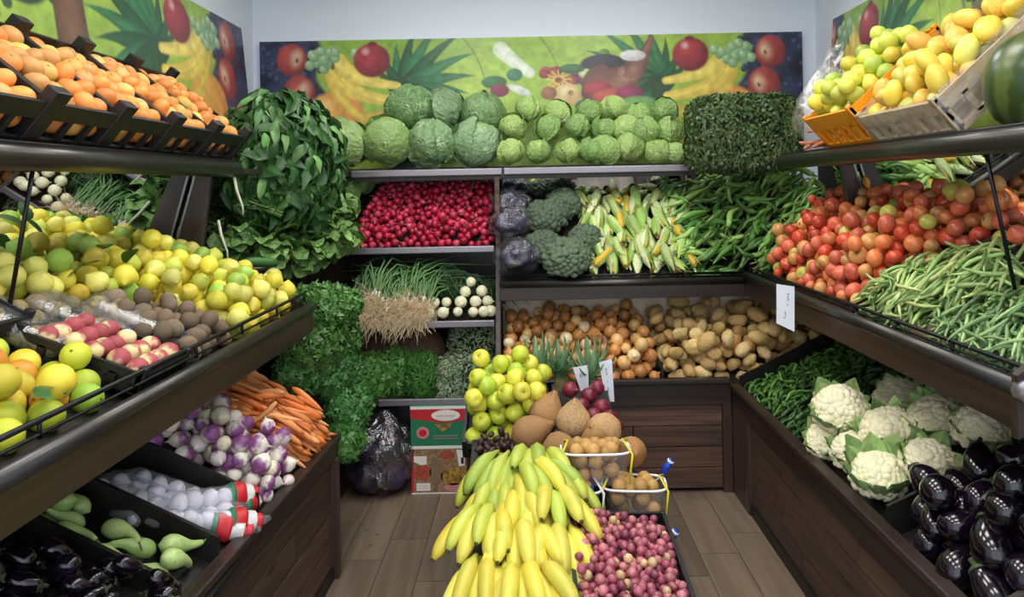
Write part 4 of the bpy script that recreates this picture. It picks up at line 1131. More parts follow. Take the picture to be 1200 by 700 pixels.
def husk_me(a0, wid, open_, L=1.15, seed=0):
    vs = []; fs = []
    for i in range(9):
        t = i / 8; x = -1.05 + (L + 1.05) * t
        r_ = .15 + .21 * math.sin(PI * min(1, t * .95 + .12)) + open_ * max(0, t - .35) ** 2; w = wid * (1 - .75 * t ** 3)
        for j in range(5):
            a = a0 + (j / 4 - .5) * w; q = r_ * (1 + .06 * math.sin(j * 5 + i + seed))
            vs.append((x, q * math.cos(a), q * math.sin(a)))
    for i in range(8):
        for j in range(4):
            p = i * 5 + j; fs.append((p, p + 1, p + 6, p + 5))
    return MB().add(vs, fs).mesh('husk', m_husk, smooth=True, recalc=False)
HK = [husk_me(0, 2.2, .0, 1.2, 1), husk_me(2.1, 2.2, .15, 1.15, 2), husk_me(4.2, 2.4, .0, 1.25, 3), husk_me(1.2, 1.6, .5, 1.3, 4), husk_me(5.2, 1.5, .4, 1.4, 5)]
m_silk = plain('corn_silk', hx('#9a6a3c'), .8)
sk = MB()
for i in range(10):
    a = R.uniform(0, 6.28); q = R.uniform(.02, .1)
    sk.tube([(1.0, 0, 0), (1.2, q * math.cos(a), q * math.sin(a)), (1.4, 2.5 * q * math.cos(a), 2.5 * q * math.sin(a))], .012, 4)
sk_me = sk.mesh('silk', m_silk)
HC = lit('#c4d68c')
closed = ('corn_cob', HK[0], [('kernels', cob_small, lit('#f0cf4a'))] + [('husk', h, lit(c)) for h, c in zip(HK[1:4], ('#a9c66c', '#dfe6b8', '#94b95c'))] + [('silk', sk_me, None)])
opened = ('corn_cob', HK[2], [('kernels', cob_me, lit('#f2cf48'))] + [('husk', h, lit(c)) for h, c in zip(HK[3:5], ('#c2d488', '#dfe6b4'))])
k = 0
cs = []
for row in range(7):
    n = 11 - (row > 4)
    for i in range(n):
        y = 4.085 + .05 * row + (.0 if row < 5 else .02); x = .285 + .056 * i + .03 * (row % 2) + R.uniform(-.01, .01)
        if row > 2 and i == 0: x += .03
        z = zB_mid(y) + .035 + .006 * row + (.042 if i % 2 == row % 2 else 0)
        k += 1; op_ = R.random() < .22
        m = Matrix.Translation((x, y, z)) @ Matrix.Rotation(R.gauss(0, .35), 4, 'Z') @ Matrix.Rotation(-PI / 2 + R.gauss(0, .08), 4, 'Z') @ Matrix.Rotation(.62 + R.gauss(0, .12), 4, 'Y') @ Matrix.Rotation(R.uniform(0, 6.28), 4, 'X') @ Matrix.Scale(.078, 4)
        sp = opened if op_ else closed
        o = inst('corn_cob', sp[1], None, color=jit(HC, .1), M=m)
        tag(o, f'{"half-open" if op_ else "husk-wrapped"} corn cob, {nth(row + 1)} row up from the rail, {nth(i + 1)} from the broccoli', 'corn', 'corn cobs on the back shelf')
        for pn, me, pc in sp[2]: inst(pn, me, o, color=pc)

# ---- onions and potatoes
m_onion = produce_mat('onion_skin', hx('#e6b878'), 3, .45, .7, .6, .3, .2, 30, var=.2)
opf = [(.01, -.92), (.12, -.9), (.55, -.78), (.88, -.42), (1, 0), (.92, .4), (.66, .72), (.3, .92), (.14, 1.1), (.10, 1.3), (.02, 1.34)]
onions = [('onion', turned('onion', m_onion, opf, 14), [])]
it = drop_balls([(-.14, 3.92), (.66, 3.92), (.60, 4.41), (-.14, 4.41)], lambda x, y: zB_low(y), 225, .034, .14, 16, inset=.6, lat=2.0)
ON = [('amber', lit('#d6924c'), 4), ('brown', lit('#b87440'), 3), ('pale gold', lit('#e4b674'), 2.5), ('cream', lit('#f0deb2'), .9)]
heap_balls(it, onions, 'onion', 'onions in the back bin', lambda p: p[0], lambda p: p[1], 9, '{c} onion, {row} row back from the rim, {p} from the herb shelf', ON)
m_pot = produce_mat('potato_skin', hx('#a98248'), 5, .45, .7, .6, .65, .3, 60, var=.14)
pots = [('potato', lump('potato', m_pot, 1, .7, .62, .10, 1.2, s), []) for s in range(4)]
its = drop_sticks([(.685, 3.915), (1.05, 3.915), (1.56, 3.915), (1.56, 4.41), (.63, 4.41)], lambda x, y: zB_low(y) - .02, 170, .05, .032, .6, 1.2, lv=.25, inset=.3, k=10, sink=.3)
heap_sticks(its, pots, 'potato', 'potatoes in the back bin', lambda p: p[0], lambda p: p[1], 8, '{c} potato, {row} row back from the rim, {p} from the divider', [('tan', lit('#dcb778'), 3), ('pale', lit('#e6c88c'), 2), ('brown', lit('#c49c60'), 2)], 1.02)

# ---- chillies in the low bin
chil = [('green_chilli', pepper(s + 20, 'green_chilli', .17)[1], []) for s in range(4)]
pol = [(1.055, 3.36), (1.055, 3.84), (1.58, 3.84), (1.58, 3.40)]
CH = [('bright green', lit('#4f8f38'), 2), ('green', lit('#3c7632'), 3), ('dark green', lit('#285426'), 2)]
its = drop_sticks(pol, lambda x, y: zR_low(x) + .01, 430, .042, .0075, 1.0, .8, inset=.5, sink=.8)
under_stuff('green_chillies', 'green chillies lying deeper in their heap', its[:160], chil[0][1], m_pep, 1., (1.3, 3.6, .6)).color = (*lit('#3c7632'), 1)
heap_sticks(its[160:], chil, 'chilli', 'small green chillies beside the potatoes', lambda p: -p[1], lambda p: p[0], 11, '{c} small chilli, {row} row up from the rim, {p} from the potatoes', CH, 1.)
pol = [(1.055, 3.07), (1.055, 3.325), (1.58, 3.40), (1.58, 3.07)]
thinp = [('thin_pepper',) + q[1:] for q in peps]
its = drop_sticks(pol, lambda x, y: zR_low(x) - .01, 150, .06, .008, .6, .8, inset=.45, sink=.7)
heap_sticks(its, thinp, 'pepper', 'dark thin peppers beside the cauliflowers', lambda p: -p[1], lambda p: p[0], 7, '{c} thin dark pepper, {row} row up from the rim, {p} from the chillies', [('dark green', lit('#1f4a2a'), 3), ('green', lit('#38663a'), 1)], 1.)

# ---- aubergines
m_aub = produce_mat('aubergine_skin', hx('#140b16'), 4, .4, .7, .6, .14, coat=.35, var=.2)
ap = [(.01, -1.0), (.22, -.97), (.45, -.82), (.6, -.5), (.62, -.15), (.55, .25), (.42, .6), (.32, .85), (.2, .95), (.01, .98)]
ame = shape(turned('skin', m_aub, ap, 16), lambda p: Vector((p.z, p.x + .08 * p.z * p.z, p.y)))
acal = MB().tube([(.80, .05, 0), (.92, .07, 0), (1.0, .08, 0), (1.25, .12, .05)], [.37, .3, .12, .08], 8).mesh('calyx', plain('aubergine_calyx', hx('#3f4a2a'), .6), smooth=True)
aub = ('aubergine', ame, [('calyx', acal, None)])
AU = [('glossy black', lit('#0e090f'), 3), ('dark purple', lit('#170d1c'), 2)]
its = drop_balls([(1.05, 1.79), (1.05, 2.26), (1.58, 2.26), (1.58, 1.79)], lambda x, y: zR_low(x), 58, .043, .12, 14, .95, .9, lat=2.0)
rw = rows(its, lambda p: p[1], lambda p: p[0], 6)
for i, (x, y, z, r) in enumerate(its):
    c = pick(AU)
    spawn(aub, f'{c[0]} plump aubergine, {nth(rw[i][0])} row up from the rim, {nth(rw[i][1])} from the entrance end', 'aubergine', 'large round aubergines beside the cauliflowers', (x, y, z), (R.uniform(0, 6), -.25 + R.gauss(0, .3), 1.0 + R.gauss(0, .45)), (r / .62 * .95, r / .62, r / .62), jit(c[1]))
its = drop_sticks([(-.875, 1.30), (-.845, 1.89), (-1.45, 1.89), (-1.45, 1.30)], lambda x, y: zL_low(x), 120, .05, .0215, .2, .5, lv=.12, k=12, inset=.35, sink=.25)
heap_sticks(its, [aub], 'aubergine', 'small dark aubergines in the carrot bin', lambda p: -p[1], lambda p: -p[0], 8, '{c} small aubergine, {row} row up from the rim, {p} from the pale ones', AU, 1.3)
# pale green squashes with crooked necks
m_paleaub = produce_mat('pale_squash_skin', hx('#8fae62'), 9, .45, .7, .6, .35, var=.12)
def squash(seed):
    rr = random.Random(seed); b = rr.uniform(.2, .6)
    pts = [(-1 + 2 * i / 10, b * max(0, (-.2 + 2 * i / 10 - 1)) ** 2, 0) for i in range(11)]
    me = rod('squash', m_paleaub, pts, [.05, .30, .40, .42, .40, .33, .26, .20, .17, .15, .11], 12)
    e = Vector(pts[-1])
    return ('squash', me, [('stem', rod('stem', m_stem, [e, e + Vector((.12, .06, .02)), e + Vector((.3, .22, .05))], [.09, .05, .04], 6), None)])
sq = [squash(s) for s in range(3)]
its = drop_sticks([(-.90, 1.93), (-.89, 2.10), (-1.40, 2.10), (-1.40, 1.93)], lambda x, y: zL_low(x), 17, .058, .021, .3, .5, lv=.12, k=10, inset=.3, sink=.2)
heap_sticks(its, sq, 'squash', 'pale green squashes in the carrot bin', lambda p: -p[1], lambda p: -p[0], 5, '{c} long-necked squash, {row} row up from the rim, {p} from the garlic', [('pale green', lit('#b4cb80'), 2), ('light green', lit('#a2bf6c'), 1)], 1.)

# ---- turnips and carrots
m_tur = produce_mat('turnip_skin', hx('#d9cfc2'), 9, .55, .8, .4, .35, gscale=1.3, grad=(2, -.35, .55, hx('#8a4a86')), var=.12, sss=.1)
tpf = [(.01, -1.5), (.04, -1.35), (.12, -1.1), (.4, -.9), (.75, -.6), (.96, -.2), (1, .1), (.9, .5), (.62, .8), (.3, .93), (.16, 1.0), (.12, 1.12), (.01, 1.13)]
tur = [('turnip', turned('turnip', m_tur, tpf, 14), [])]
it = drop_balls([(-.84, 2.42), (-.825, 2.71), (-1.45, 2.71), (-1.45, 2.42)], lambda x, y: zL_low(x) + .02, 150, .028, .22, 12, lat=2.05)
heap_balls(it, tur, 'turnip', 'purple and white turnips in the carrot bin', lambda p: -p[1], lambda p: -p[0], 9, '{c} turnip, {row} row up from the rim, {p} from the carrots', [('white and purple', lit('#efe6da'), 3), ('cream and purple', lit('#e6dcc0'), 1)])
pol = [(-.835, 2.75), (-.82, 3.12), (-1.42, 3.12), (-1.42, 2.75)]
its = drop_sticks(pol, lambda x, y: zL_low(x) + .03, 340, .078, .0118, .25, .28, inset=.5, sink=.8)
CA = [('orange', lit('#ef9450'), 3), ('light orange', lit('#f4ab6e'), 2), ('deep orange', lit('#e27d38'), 1.5)]
under_stuff('carrots', 'carrots lying deeper in their heap', its[:90], carrots[0][1], m_carrot, 1., (-1.1, 2.9, .6)).color = (*lit('#e07a30'), 1)
heap_sticks(its[90:], carrots, 'carrot', 'carrots heaped at the end of the bin', lambda p: -p[1], lambda p: p[2], 11, '{c} carrot in the bin, {row} row up, {p} from the parsley', CA, 1.)

# ---- radishes and white radishes
m_rad = produce_mat('radish_skin', hx('#7c1230'), 5, .5, .75, .5, .3, grad=(2, -1.2, -.75, hx('#e8c9c8')) if False else None, var=.22)
rpf = [(.01, -1.5), (.05, -1.2), (.3, -.95), (.72, -.65), (.97, -.2), (1, .15), (.85, .55), (.5, .85), (.18, .97), (.01, 1.0)]
rad = [('radish', turned('radish', m_rad, rpf, 10), [('root', rod('root', plain('radish_root', hx('#e3c8c0'), .6), [(0, 0, -1.3), (.1, 0, -1.8), (.3, .1, -2.3)], [.08, .04, .015], 4), None)])]
it = drop_balls([(-1.0, 4.20), (-.195, 4.20), (-.195, 4.56), (-.86, 4.56)], lambda x, y: 1.24 + (y - 4.22) * .92, 318, .0208, .15, 9, lat=2.0)
heap_balls(it, rad, 'radish', 'red radishes on the stepped shelf', lambda p: p[0], lambda p: p[1], 9, '{c} radish, {row} row back from the lip, {p} from the lettuces', [('red', lit('#b5213f'), 3), ('crimson', lit('#a01836'), 2), ('pinkish red', lit('#c8405a'), 2)])
t = thing('display_board', 'sloping board under the red radishes', 'board', (-.6, 4.4, 1.24))
MB().prism([(-1.0, 4.225, 1.235), (-.195, 4.225, 1.235), (-.195, 4.58, 1.56), (-1.0, 4.58, 1.56)], (0, .012, -.012)).build('panel', M['black_board'], t)
m_wr = produce_mat('white_radish_skin', hx('#d8d79a'), 6, .5, .8, .6, .4, var=.06, sss=.1)
wr = ('white_radish', turned('white_radish', m_wr, tpf, 16), [])
k = 0
for r_, row in enumerate(([505, 522, 539, 553, 565, 575], [511, 525, 541, 556, 570], [548, 563], [554])):
    for px in row:
        k += 1
        p = U(px + R.uniform(-3, 3), 362 - 13 * r_, 4.10 + .045 * r_ + R.uniform(-.012, .012))
        p.z = .878 + .031 + .048 * r_
        spawn(wr, f'creamy white radish by the spring onions, {nth(r_ + 1)} layer up, {nth(row.index(px) + 1)} from the roots', 'radish', 'white radishes beside the spring onions', p, (R.uniform(.8, 2.3), R.gauss(0, .5), R.gauss(0, .8)), .0305 * R.uniform(.84, 1.12), jit(lit('#f2eecb'), .04))

# ---- apples in a crate on the stand
m_app = produce_mat('apple_skin', hx('#e6d84c'), 4, .45, .75, .7, .3, var=.1, sss=.08)
apf = [(.01, -.72), (.18, -.80), (.5, -.86), (.8, -.6), (.97, -.15), (1, .15), (.92, .5), (.7, .78), (.4, .85), (.15, .72), (.01, .6)]
app = ('apple', turned('apple', m_app, apf, 16), [('stem', rod('stem', plain('apple_stem', hx('#5a4326'), .7), [(0, 0, .6), (.03, 0, .85), (.08, .02, 1.05)], [.04, .035, .05], 5), None)])
ac = Vector((-.09, 3.0, .52)); ar = Euler((math.radians(24), 0, 0))
crate('fruit_crate', 'dark crate of yellow-green apples on the middle stand', 'crate', 'crates on the middle stand', ac, ar, .36, .36, .07, M['crate_black'], 4, .03, over=.01)
mm = Matrix.Translation(ac) @ ar.to_matrix().to_4x4()
its = drop_balls([(-.17, .015), (.17, .015), (.17, .345), (-.17, .345)], lambda x, y: .02, 50, .038, .06, 14, lat=2.1)
rw = rows(its, lambda p: p[0], lambda p: p[1], 6)
for i, (x, y, z, r) in enumerate(its):
    c = pick([('yellow-green', lit('#cfdb45'), 3), ('yellow', lit('#e6e050'), 2), ('green', lit('#a8c93e'), 1)])
    spawn(app, f'{c[0]} apple on the middle stand, {nth(rw[i][0])} row up its crate, {nth(rw[i][1])} from the boxes', 'apple', 'apples on the middle stand', mm @ Vector((x, y, z)), (R.gauss(.6, .7), R.gauss(0, .7), R.uniform(0, 6)), r, jit(c[1], .08))
# ------------------------------------------------------------------ leafy things
m_green = produce_mat('green_leaf', hx('#3f7a34'), 18, .4, .7, .5, .45, .35, 50, var=.3, hue=.475, sat=1.0)
m_lett = produce_mat('lettuce_leaf', hx('#a9cc78'), 9, .4, .7, .5, .5, .35, 40, var=.22, hue=.475, sat=1.0)
def leaf_cloud(n, shape_fn, size, mat, name, seed, up=.0, wid=.55, cut=False, hang=0.):
    """many small leaves over a surface: shape_fn(rng) -> (point, normal)"""
    rr = random.Random(seed); vs = []; fs = []
    for _ in range(n):
        p, nn = shape_fn(rr)
        d = Vector((rr.gauss(0, 1), rr.gauss(0, 1), rr.gauss(0, 1))); d = (d - nn * d.dot(nn) * .6 + Vector((0, 0, up - hang))).normalized()
        nr = (nn + Vector((rr.gauss(0, .5), rr.gauss(0, .5), rr.gauss(0, .5)))).normalized()
        s = d.cross(nr)
        if s.length < .1: continue
        s.normalize(); q = s.cross(d).normalized(); L = size * rr.uniform(.7, 1.3); w = L * wid * .5
        k = len(vs); b = q * L * .18
        vs += [p, p + d * L * .45 + s * w + b, p + d * L * .5 + b * .4, p + d * L * .45 - s * w + b, p + d * L]
        fs += [(k, k + 1, k + 2), (k, k + 2, k + 3), (k + 1, k + 4, k + 2), (k + 2, k + 4, k + 3)]
        if cut:
            for e in (-1, 1):
                k = len(vs); o = p + d * L * .3; dd = (d * .4 + s * e).normalized()
                vs += [o, o + dd * L * .4 + d * w * .5, o + dd * L * .62, o + dd * L * .4 - d * w * .5]; fs.append((k, k + 1, k + 2, k + 3))
    return MB().add(vs, fs).mesh(name, mat, smooth=True, recalc=False)
def dome(rx, ry, rz, fill=.35):
    def f(rr):
        while True:
            d = Vector((rr.gauss(0, 1), rr.gauss(0, 1), rr.gauss(0, 1)))
            if d.length > .1: break
        d.normalize(); k = 1 - fill * rr.random() ** 2
        return Vector((d.x * rx * k, d.y * ry * k, d.z * rz * k)), Vector((d.x / rx, d.y / ry, d.z / rz)).normalized()
    return f
def block(rx, ry, rz, fill=.2):
    def f(rr):
        while True:
            d = Vector((rr.uniform(-1, 1), rr.uniform(-1, 1), rr.uniform(-1, 1))); m = max(abs(d.x), abs(d.y), abs(d.z))
            if m > .2: break
        nn = Vector([c if abs(c) == m else 0 for c in d]).normalized(); d = d / m
        ln = (abs(d.x) ** 5 + abs(d.y) ** 5 + abs(d.z) ** 5) ** .2
        d = d / ln * (1 - fill * rr.random() ** 2)
        return Vector((d.x * rx, d.y * ry, d.z * rz)), (nn + d * .3).normalized()
    return f

# ---- spinach heap in the corner above the lemons: bunches of long leaves
SC = U(328, 190, 3.72); SC = Vector((-1.19, 3.72, 1.70))
spl = [leaf_mesh('leaf', m_green, 1, .36, 6, .45, .2, .05, .8, s) for s in range(3)]
m_stalk = plain('spinach_stalk', hx('#7ea05c'), .5)
stalk_me = MB()
for i in range(9):
    a = i * .7; stalk_me.tube([(.02 * math.cos(a), .02 * math.sin(a), 0), (.014 * math.cos(a), .014 * math.sin(a), .07), (.03 * math.cos(a * 2), .03 * math.sin(a * 2), .15)], .005, 5)
stalk_me = stalk_me.mesh('stalks', m_stalk, smooth=True)
def frame(p, d, nn):
    """matrix with local X along d and Z near nn"""
    x = d.normalized(); z = (nn - x * nn.dot(x)).normalized(); y = z.cross(x)
    return Matrix(((x.x, y.x, z.x, p.x), (x.y, y.y, z.y, p.y), (x.z, y.z, z.z, p.z), (0, 0, 0, 1)))
SR = Vector((.29, .36, .345))
def spin_pt(az, el):
    d = Vector((math.cos(az) * math.cos(el), math.sin(az) * math.cos(el), math.sin(el)))
    sag = max(0, -d.z) * .10
    return Vector((SC.x + d.x * SR.x, SC.y + d.y * SR.y, SC.z + d.z * SR.z)), d
bk = 0
for el0, azs in ((1.25, (-2.0, -.9, .1)), (.75, (-2.35, -1.75, -1.15, -.5, .15)), (.25, (-2.4, -1.8, -1.25, -.65, -.05)), (-.25, (-2.2, -1.6, -1.0, -.4)), (-.62, (-1.9, -1.2, -.5))):
    for az0 in azs:
        bk += 1
        p0, d0 = spin_pt(az0, min(1.4, el0 + .25)); p0 = SC + (p0 - SC) * .85
        t = thing('spinach_bunch', f'bunch of dark green spinach in the corner heap, {nth(bk)} counting down from the top', 'spinach', p0, 'spinach heaped in the corner')
        for i in range(14):
            az, el = az0 + R.gauss(0, .27), el0 + R.gauss(0, .2)
            p, d = spin_pt(az, el)
            down = Vector((0, 0, -1)) - d * (-d.z); 
            if down.length < .2: down = Vector((math.cos(az0), math.sin(az0), -.3))
            dr = (down.normalized() + Vector((R.gauss(0, .35), R.gauss(0, .35), 0)) + d * R.uniform(-.02, .28))
            p = SC + (p - SC) * R.uniform(.94, 1.06)
            m = Matrix.Translation(-p0) @ frame(p, dr, d) @ Matrix.Rotation(R.gauss(0, .5), 4, 'X') @ Matrix.Scale(R.uniform(.07, .115), 4)
            inst('leaf', R.choice(spl), t, M=m, color=jit(hx(R.choice(('#2f6433', '#3a7039', '#548a4c', '#2a5a30'))), .3))
        m = frame(p0, Vector((1, 0, 0)), Vector((0, 0, 1)))
        inst('stalks', stalk_me, t, (0, 0, -.12), (R.uniform(.3, 1.2), R.uniform(-.5, .5), az0))
def spin_in(rr):
    az, el = rr.uniform(-2.9, .7), rr.uniform(-.9, 1.5); p, d = spin_pt(az, el); return SC + (p - SC) * rr.uniform(.72, .95), d
o = link(bpy.data.objects.new('spinach_leaves', leaf_cloud(1500, spin_in, .11, m_green, 'spinach_leaves', 5, wid=.4, hang=1.0)))
o.color = (*hx('#234f2a'), 1); tag(o, 'dark spinach leaves deeper in the corner heap', kind='stuff')
# pale roots hanging from the heap
for k, (px, py) in enumerate(((274, 205), (256, 258))):
    p = U(px, py, 3.12); o = MB().tube([p, p + Vector((.01, 0, -.06)), p + Vector((.03, .01, -.13)), p + Vector((.035, 0, -.16))], [.006, .006, .004, .002], 6).build('spinach_root', plain('pale_root', hx('#cfd3b8'), .6) if k == 0 else bpy.data.materials['pale_root'], None, True)
    tag(o, ('pale thin spinach stalk hanging beside the upright', 'short pale stalk lying at the edge of the lettuces')[k], 'stalk')

# ---- lettuces on the corner shelf
ltl = [leaf_mesh('leaf', m_lett, 1, .85, 9, .35, .15, .10, .45, s + 5, True) for s in range(3)]
k = 0
for (px, py, D, s, colr) in ((268, 268, 3.42, 1.0, '#38703a'), (300, 282, 3.46, 1.05, '#4f8a44'), (335, 285, 3.62, 1.05, '#548c46'), (368, 280, 3.78, 1.0, '#4c8442'), (392, 268, 3.95, .9, '#5a9248'), (285, 240, 3.65, .95, '#3a7038'), (322, 248, 3.85, 1.0, '#447c3e'), (360, 245, 4.0, .95, '#447a3e'), (390, 235, 4.15, .8, '#4f8644')):
    k += 1; p = U(px, py, D); p.z = max(p.z, 1.25 + .05)
    t = thing('lettuce', f'loose-leaved green lettuce on the corner shelf, {nth(k)} from the lemons', 'lettuce', p, 'lettuces on the corner shelf')
    for i in range(38):
        a = R.uniform(0, 6.28); e = R.uniform(-.6, 1.2)
        d = Vector((math.cos(a) * math.cos(e), math.sin(a) * math.cos(e), math.sin(e)))
        tang = Vector((-d.x * d.z, -d.y * d.z, 1 - d.z * d.z)); tang = tang.normalized() if tang.length > .1 else Vector((1, 0, 0))
        st = d * .04 * s - tang * .06
        m = frame(st, (-tang * .5 if e > .3 else tang * .2) + d * .9 + Vector((R.gauss(0, .3), R.gauss(0, .3), -.25)), d + Vector((0, 0, .4))) @ Matrix.Scale(R.uniform(.085, .125) * s, 4)
        inst('leaf', R.choice(ltl), t, M=m, color=jit(hx(colr), .22))
# squat cucumber at the shelf edge
o = inst('cucumber', rod('cucumber', produce_mat('cucumber_skin', hx('#6f9a58'), 20, .5, .7, .7, .4, .3, 60), [(-1, 0, 0), (-.9, 0, 0), (-.4, .03, 0), (.4, .03, 0), (.9, 0, 0), (1, 0, 0)], [.03, .22, .28, .28, .22, .03], 12), None, U(307, 312, 3.22), (0, .12, .9), .075, hx('#3f7438'))
o.location.z = 1.275
tag(o, 'short dark green cucumber at the end of the lettuce shelf', 'cucumber')

# ---- cabbages
m_cab = produce_mat('cabbage_leaf', hx('#c3dba0'), 3, .45, .8, .22, .45, .35, 14, var=.1, detail=1, hue=.475, sat=.9)
_nt = m_cab.node_tree; _bs = _nt.nodes['Principled BSDF']; _src = _bs.inputs['Base Color'].links[0].from_socket
_tc = _nt.nodes.new('ShaderNodeTexCoord'); _oi = _nt.nodes.new('ShaderNodeObjectInfo'); _vm = _nt.nodes.new('ShaderNodeVectorMath'); _vm.operation = 'ADD'
_nt.links.new(_tc.outputs['Object'], _vm.inputs[0]); _cx = _nt.nodes.new('ShaderNodeCombineXYZ'); _nt.links.new(math_n(_nt, 'MULTIPLY', _oi.outputs['Random'], 20.), _cx.inputs[0]); _nt.links.new(_cx.outputs[0], _vm.inputs[1])
_rg = math_n(_nt, 'ABSOLUTE', math_n(_nt, 'SUBTRACT', noise_n(_nt, _vm.outputs[0], 1.7, 0, .5), .5), 0)
_vein = maprange(_nt, _rg, 0., .03, .55, 0.)
_nt.links.new(mix(_nt, _vein, _src, hx('#d5e3b8')), _bs.inputs['Base Color'])
bump_n(_nt, _bs, math_n(_nt, 'ADD', math_n(_nt, 'MULTIPLY', _vein, -.5), noise_n(_nt, _vm.outputs[0], 5, 2)), .6, .03)
def cab_ball(seed):
    o = Vector((seed * 2.1, seed, 0))
    def f(p):
        a = math.atan2(p.y, p.x) ; n_ = noise.noise(p * 1.6 + o)
        vein = abs(math.sin(a * 5 + 3 * noise.noise(p * 1.5 + o))) ** .35
        return p * (1 + .05 * n_ + .022 * vein - .02)
    return shape(ico('ball', m_cab, 4), f)
def cab_leaf(seed, wid=1.25, top=1.35, flare=.22):
    """outer leaf wrapped round the ball, ribbed, its rim curling away"""
    rr = random.Random(seed); vs = []; fs = []; n = 14; o = Vector((seed * 3.3, 0, 0))
    for j in range(n + 1):
        v = j / n; el = -1.35 + (top + 1.35) * v
        for i in range(n + 1):
            u = i / n * 2 - 1; w = wid * (math.sin(PI * (.18 + .68 * v)))
            az = u * w / max(.35, math.cos(el * .8)); az = max(-1.9, min(1.9, az))
            edge = max(abs(u), v ** 1.5)
            p = Vector((math.cos(el) * math.cos(az), math.cos(el) * math.sin(az), math.sin(el)))
            r = 1.03 + flare * max(0, edge - .6) ** 1.3 * 3 + .09 * noise.noise(p * 3 + o) + .055 * abs(math.sin((abs(az) * 2.4 - el * 1.7) * 2.4 + seed)) ** .6 + .03 * math.exp(-(u * 7) ** 2)
            vs.append(p * r)
    for j in range(n):
        for i in range(n):
            q = j * (n + 1) + i; fs.append((q, q + 1, q + n + 2, q + n + 1))
    return MB().add(vs, fs).mesh('outer_leaf', m_cab, smooth=True, recalc=False)
cballs = [cab_ball(s) for s in range(3)]; cleaves = [cab_leaf(s, 1.1 + .15 * (s % 3), 1.0 + .2 * (s % 3), .12 + .08 * (s % 3)) for s in range(5)]
def cabbage(name, label, grp, p, r, colr, nl, leafcol, squash=.93, spin=None):
    t = thing(name, label, 'cabbage', p, grp, (R.gauss(0, .25), R.gauss(0, .25), R.uniform(0, 6.28) if spin is None else spin))
    inst('ball', R.choice(cballs), t, sc=(r, r, r * squash), color=hx(colr), rot=(R.uniform(0, 6), R.uniform(0, 1), 0))
    for i in range(nl):
        inst('outer_leaf', cleaves[(i + int(p.x * 50)) % 5], t, sc=(r, r, r * squash), rot=(R.gauss(0, .2), R.gauss(0, .15), i * 6.28 / nl + R.gauss(0, .3)), color=jit(hx(leafcol), .12))
    return t
big = (('pale smooth round cabbage at the spinach end of the top back shelf', 404, 168, 4.42, .135, '#8fc066', 2, '#88b862', None),
       ('smooth round cabbage second along from the spinach', 453, 164, 4.42, .135, '#82b458', 2, '#78aa54', None),
       ('cabbage resting on top of the row with a folded leaf', 482, 128, 4.55, .125, '#6a9c50', 3, '#54884c', None),
       ('cabbage wrapped in blue-green leaves, third along the shelf', 506, 168, 4.42, .125, '#6f9f52', 4, '#6f9f66', None),
       ('cabbage with broad grey-green leaves beside the small cabbages', 558, 168, 4.42, .128, '#7cab58', 4, '#78a574', None),
       ('cabbage with a curled outer leaf on top beside the small ones', 566, 133, 4.55, .115, '#76a852', 4, '#639656', None),
       ('cabbage behind the others with upright blue-green leaves', 520, 128, 4.60, .11, '#6a985c', 4, '#6c9a68', None))
for lab, px, py, D, r, c1, nl, c2_, sp in big:
    p = U(px, py, D); p.z = max(p.z, 1.668 + r * .9)
    cabbage('cabbage', lab, 'big cabbages on the top shelf', p, r, c1, nl, c2_)
rowsb = ((1, 4.40, 178, (597, 628, 662, 690, 712, 738, 768, 792)), (2, 4.46, 153, (604, 642, 676, 706, 732, 756, 784)), (3, 4.60, 132, (622, 655, 690, 722, 752, 778)))
ordr = ('front row', 'second row', 'topmost row')
for r_, D, py, pxs in rowsb:
    for i, px in enumerate(pxs):
        p = U(px + R.uniform(-4, 4), py + R.uniform(-5, 4), D + R.uniform(-.03, .03)); rr_ = .074 * R.uniform(.86, 1.12)
        p.z = max(p.z, 1.668 + rr_)
        c = R.choice(('#8cc052', '#a0ca60', '#82b452', '#b8d672'))
        cabbage('small_cabbage', f'small light green cabbage, {ordr[r_ - 1]} of the heap, {nth(i + 1)} from the big ones', 'small cabbages on the top shelf', p, rr_, c, 3, R.choice(('#7cb44e', '#94c45e', '#6ea648')))
# round lettuces beside the radishes
for k, (px, py, D, r) in enumerate(((401, 275, 4.12, .07), (405, 243, 4.24, .07), (408, 222, 4.4, .06), (425, 215, 4.5, .055))):
    p = U(px, py, D); p.z = max(p.z, 1.25 + r)
    cabbage('round_lettuce', f'round pale green lettuce beside the red radishes, {nth(k + 1)} up from the shelf lip', 'round lettuces by the radishes', p, r, '#8fc262', 4, '#6fae4c')

# ---- block of thyme on the top shelf corner
p = U(868, 158, 4.10)
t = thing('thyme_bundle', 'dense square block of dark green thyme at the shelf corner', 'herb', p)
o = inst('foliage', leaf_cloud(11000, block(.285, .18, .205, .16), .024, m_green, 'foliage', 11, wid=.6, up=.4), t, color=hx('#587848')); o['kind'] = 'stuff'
tw = MB()
for i in range(45):
    x, z = R.uniform(-.27, .27), R.uniform(-.22, -.02); y = -.165 - R.uniform(0, .03)
    tw.tube([(x, y, z), (x + R.gauss(0, .01), y - .012, z + .04), (x + R.gauss(0, .02), y, z + .09)], .0016, 4)
o = tw.build('stems_and_shade', plain('thyme_stem', hx('#6b6f4c'), .7), t, local=True); o['kind'] = 'stuff'
MB().box(-.24, .24, -.14, .15, -.19, .12).build('shade_core', plain('herb_shadow', hx('#26331f'), .9), t, local=True)  # dark block inside the foliage, coloured as the shade between the leaves

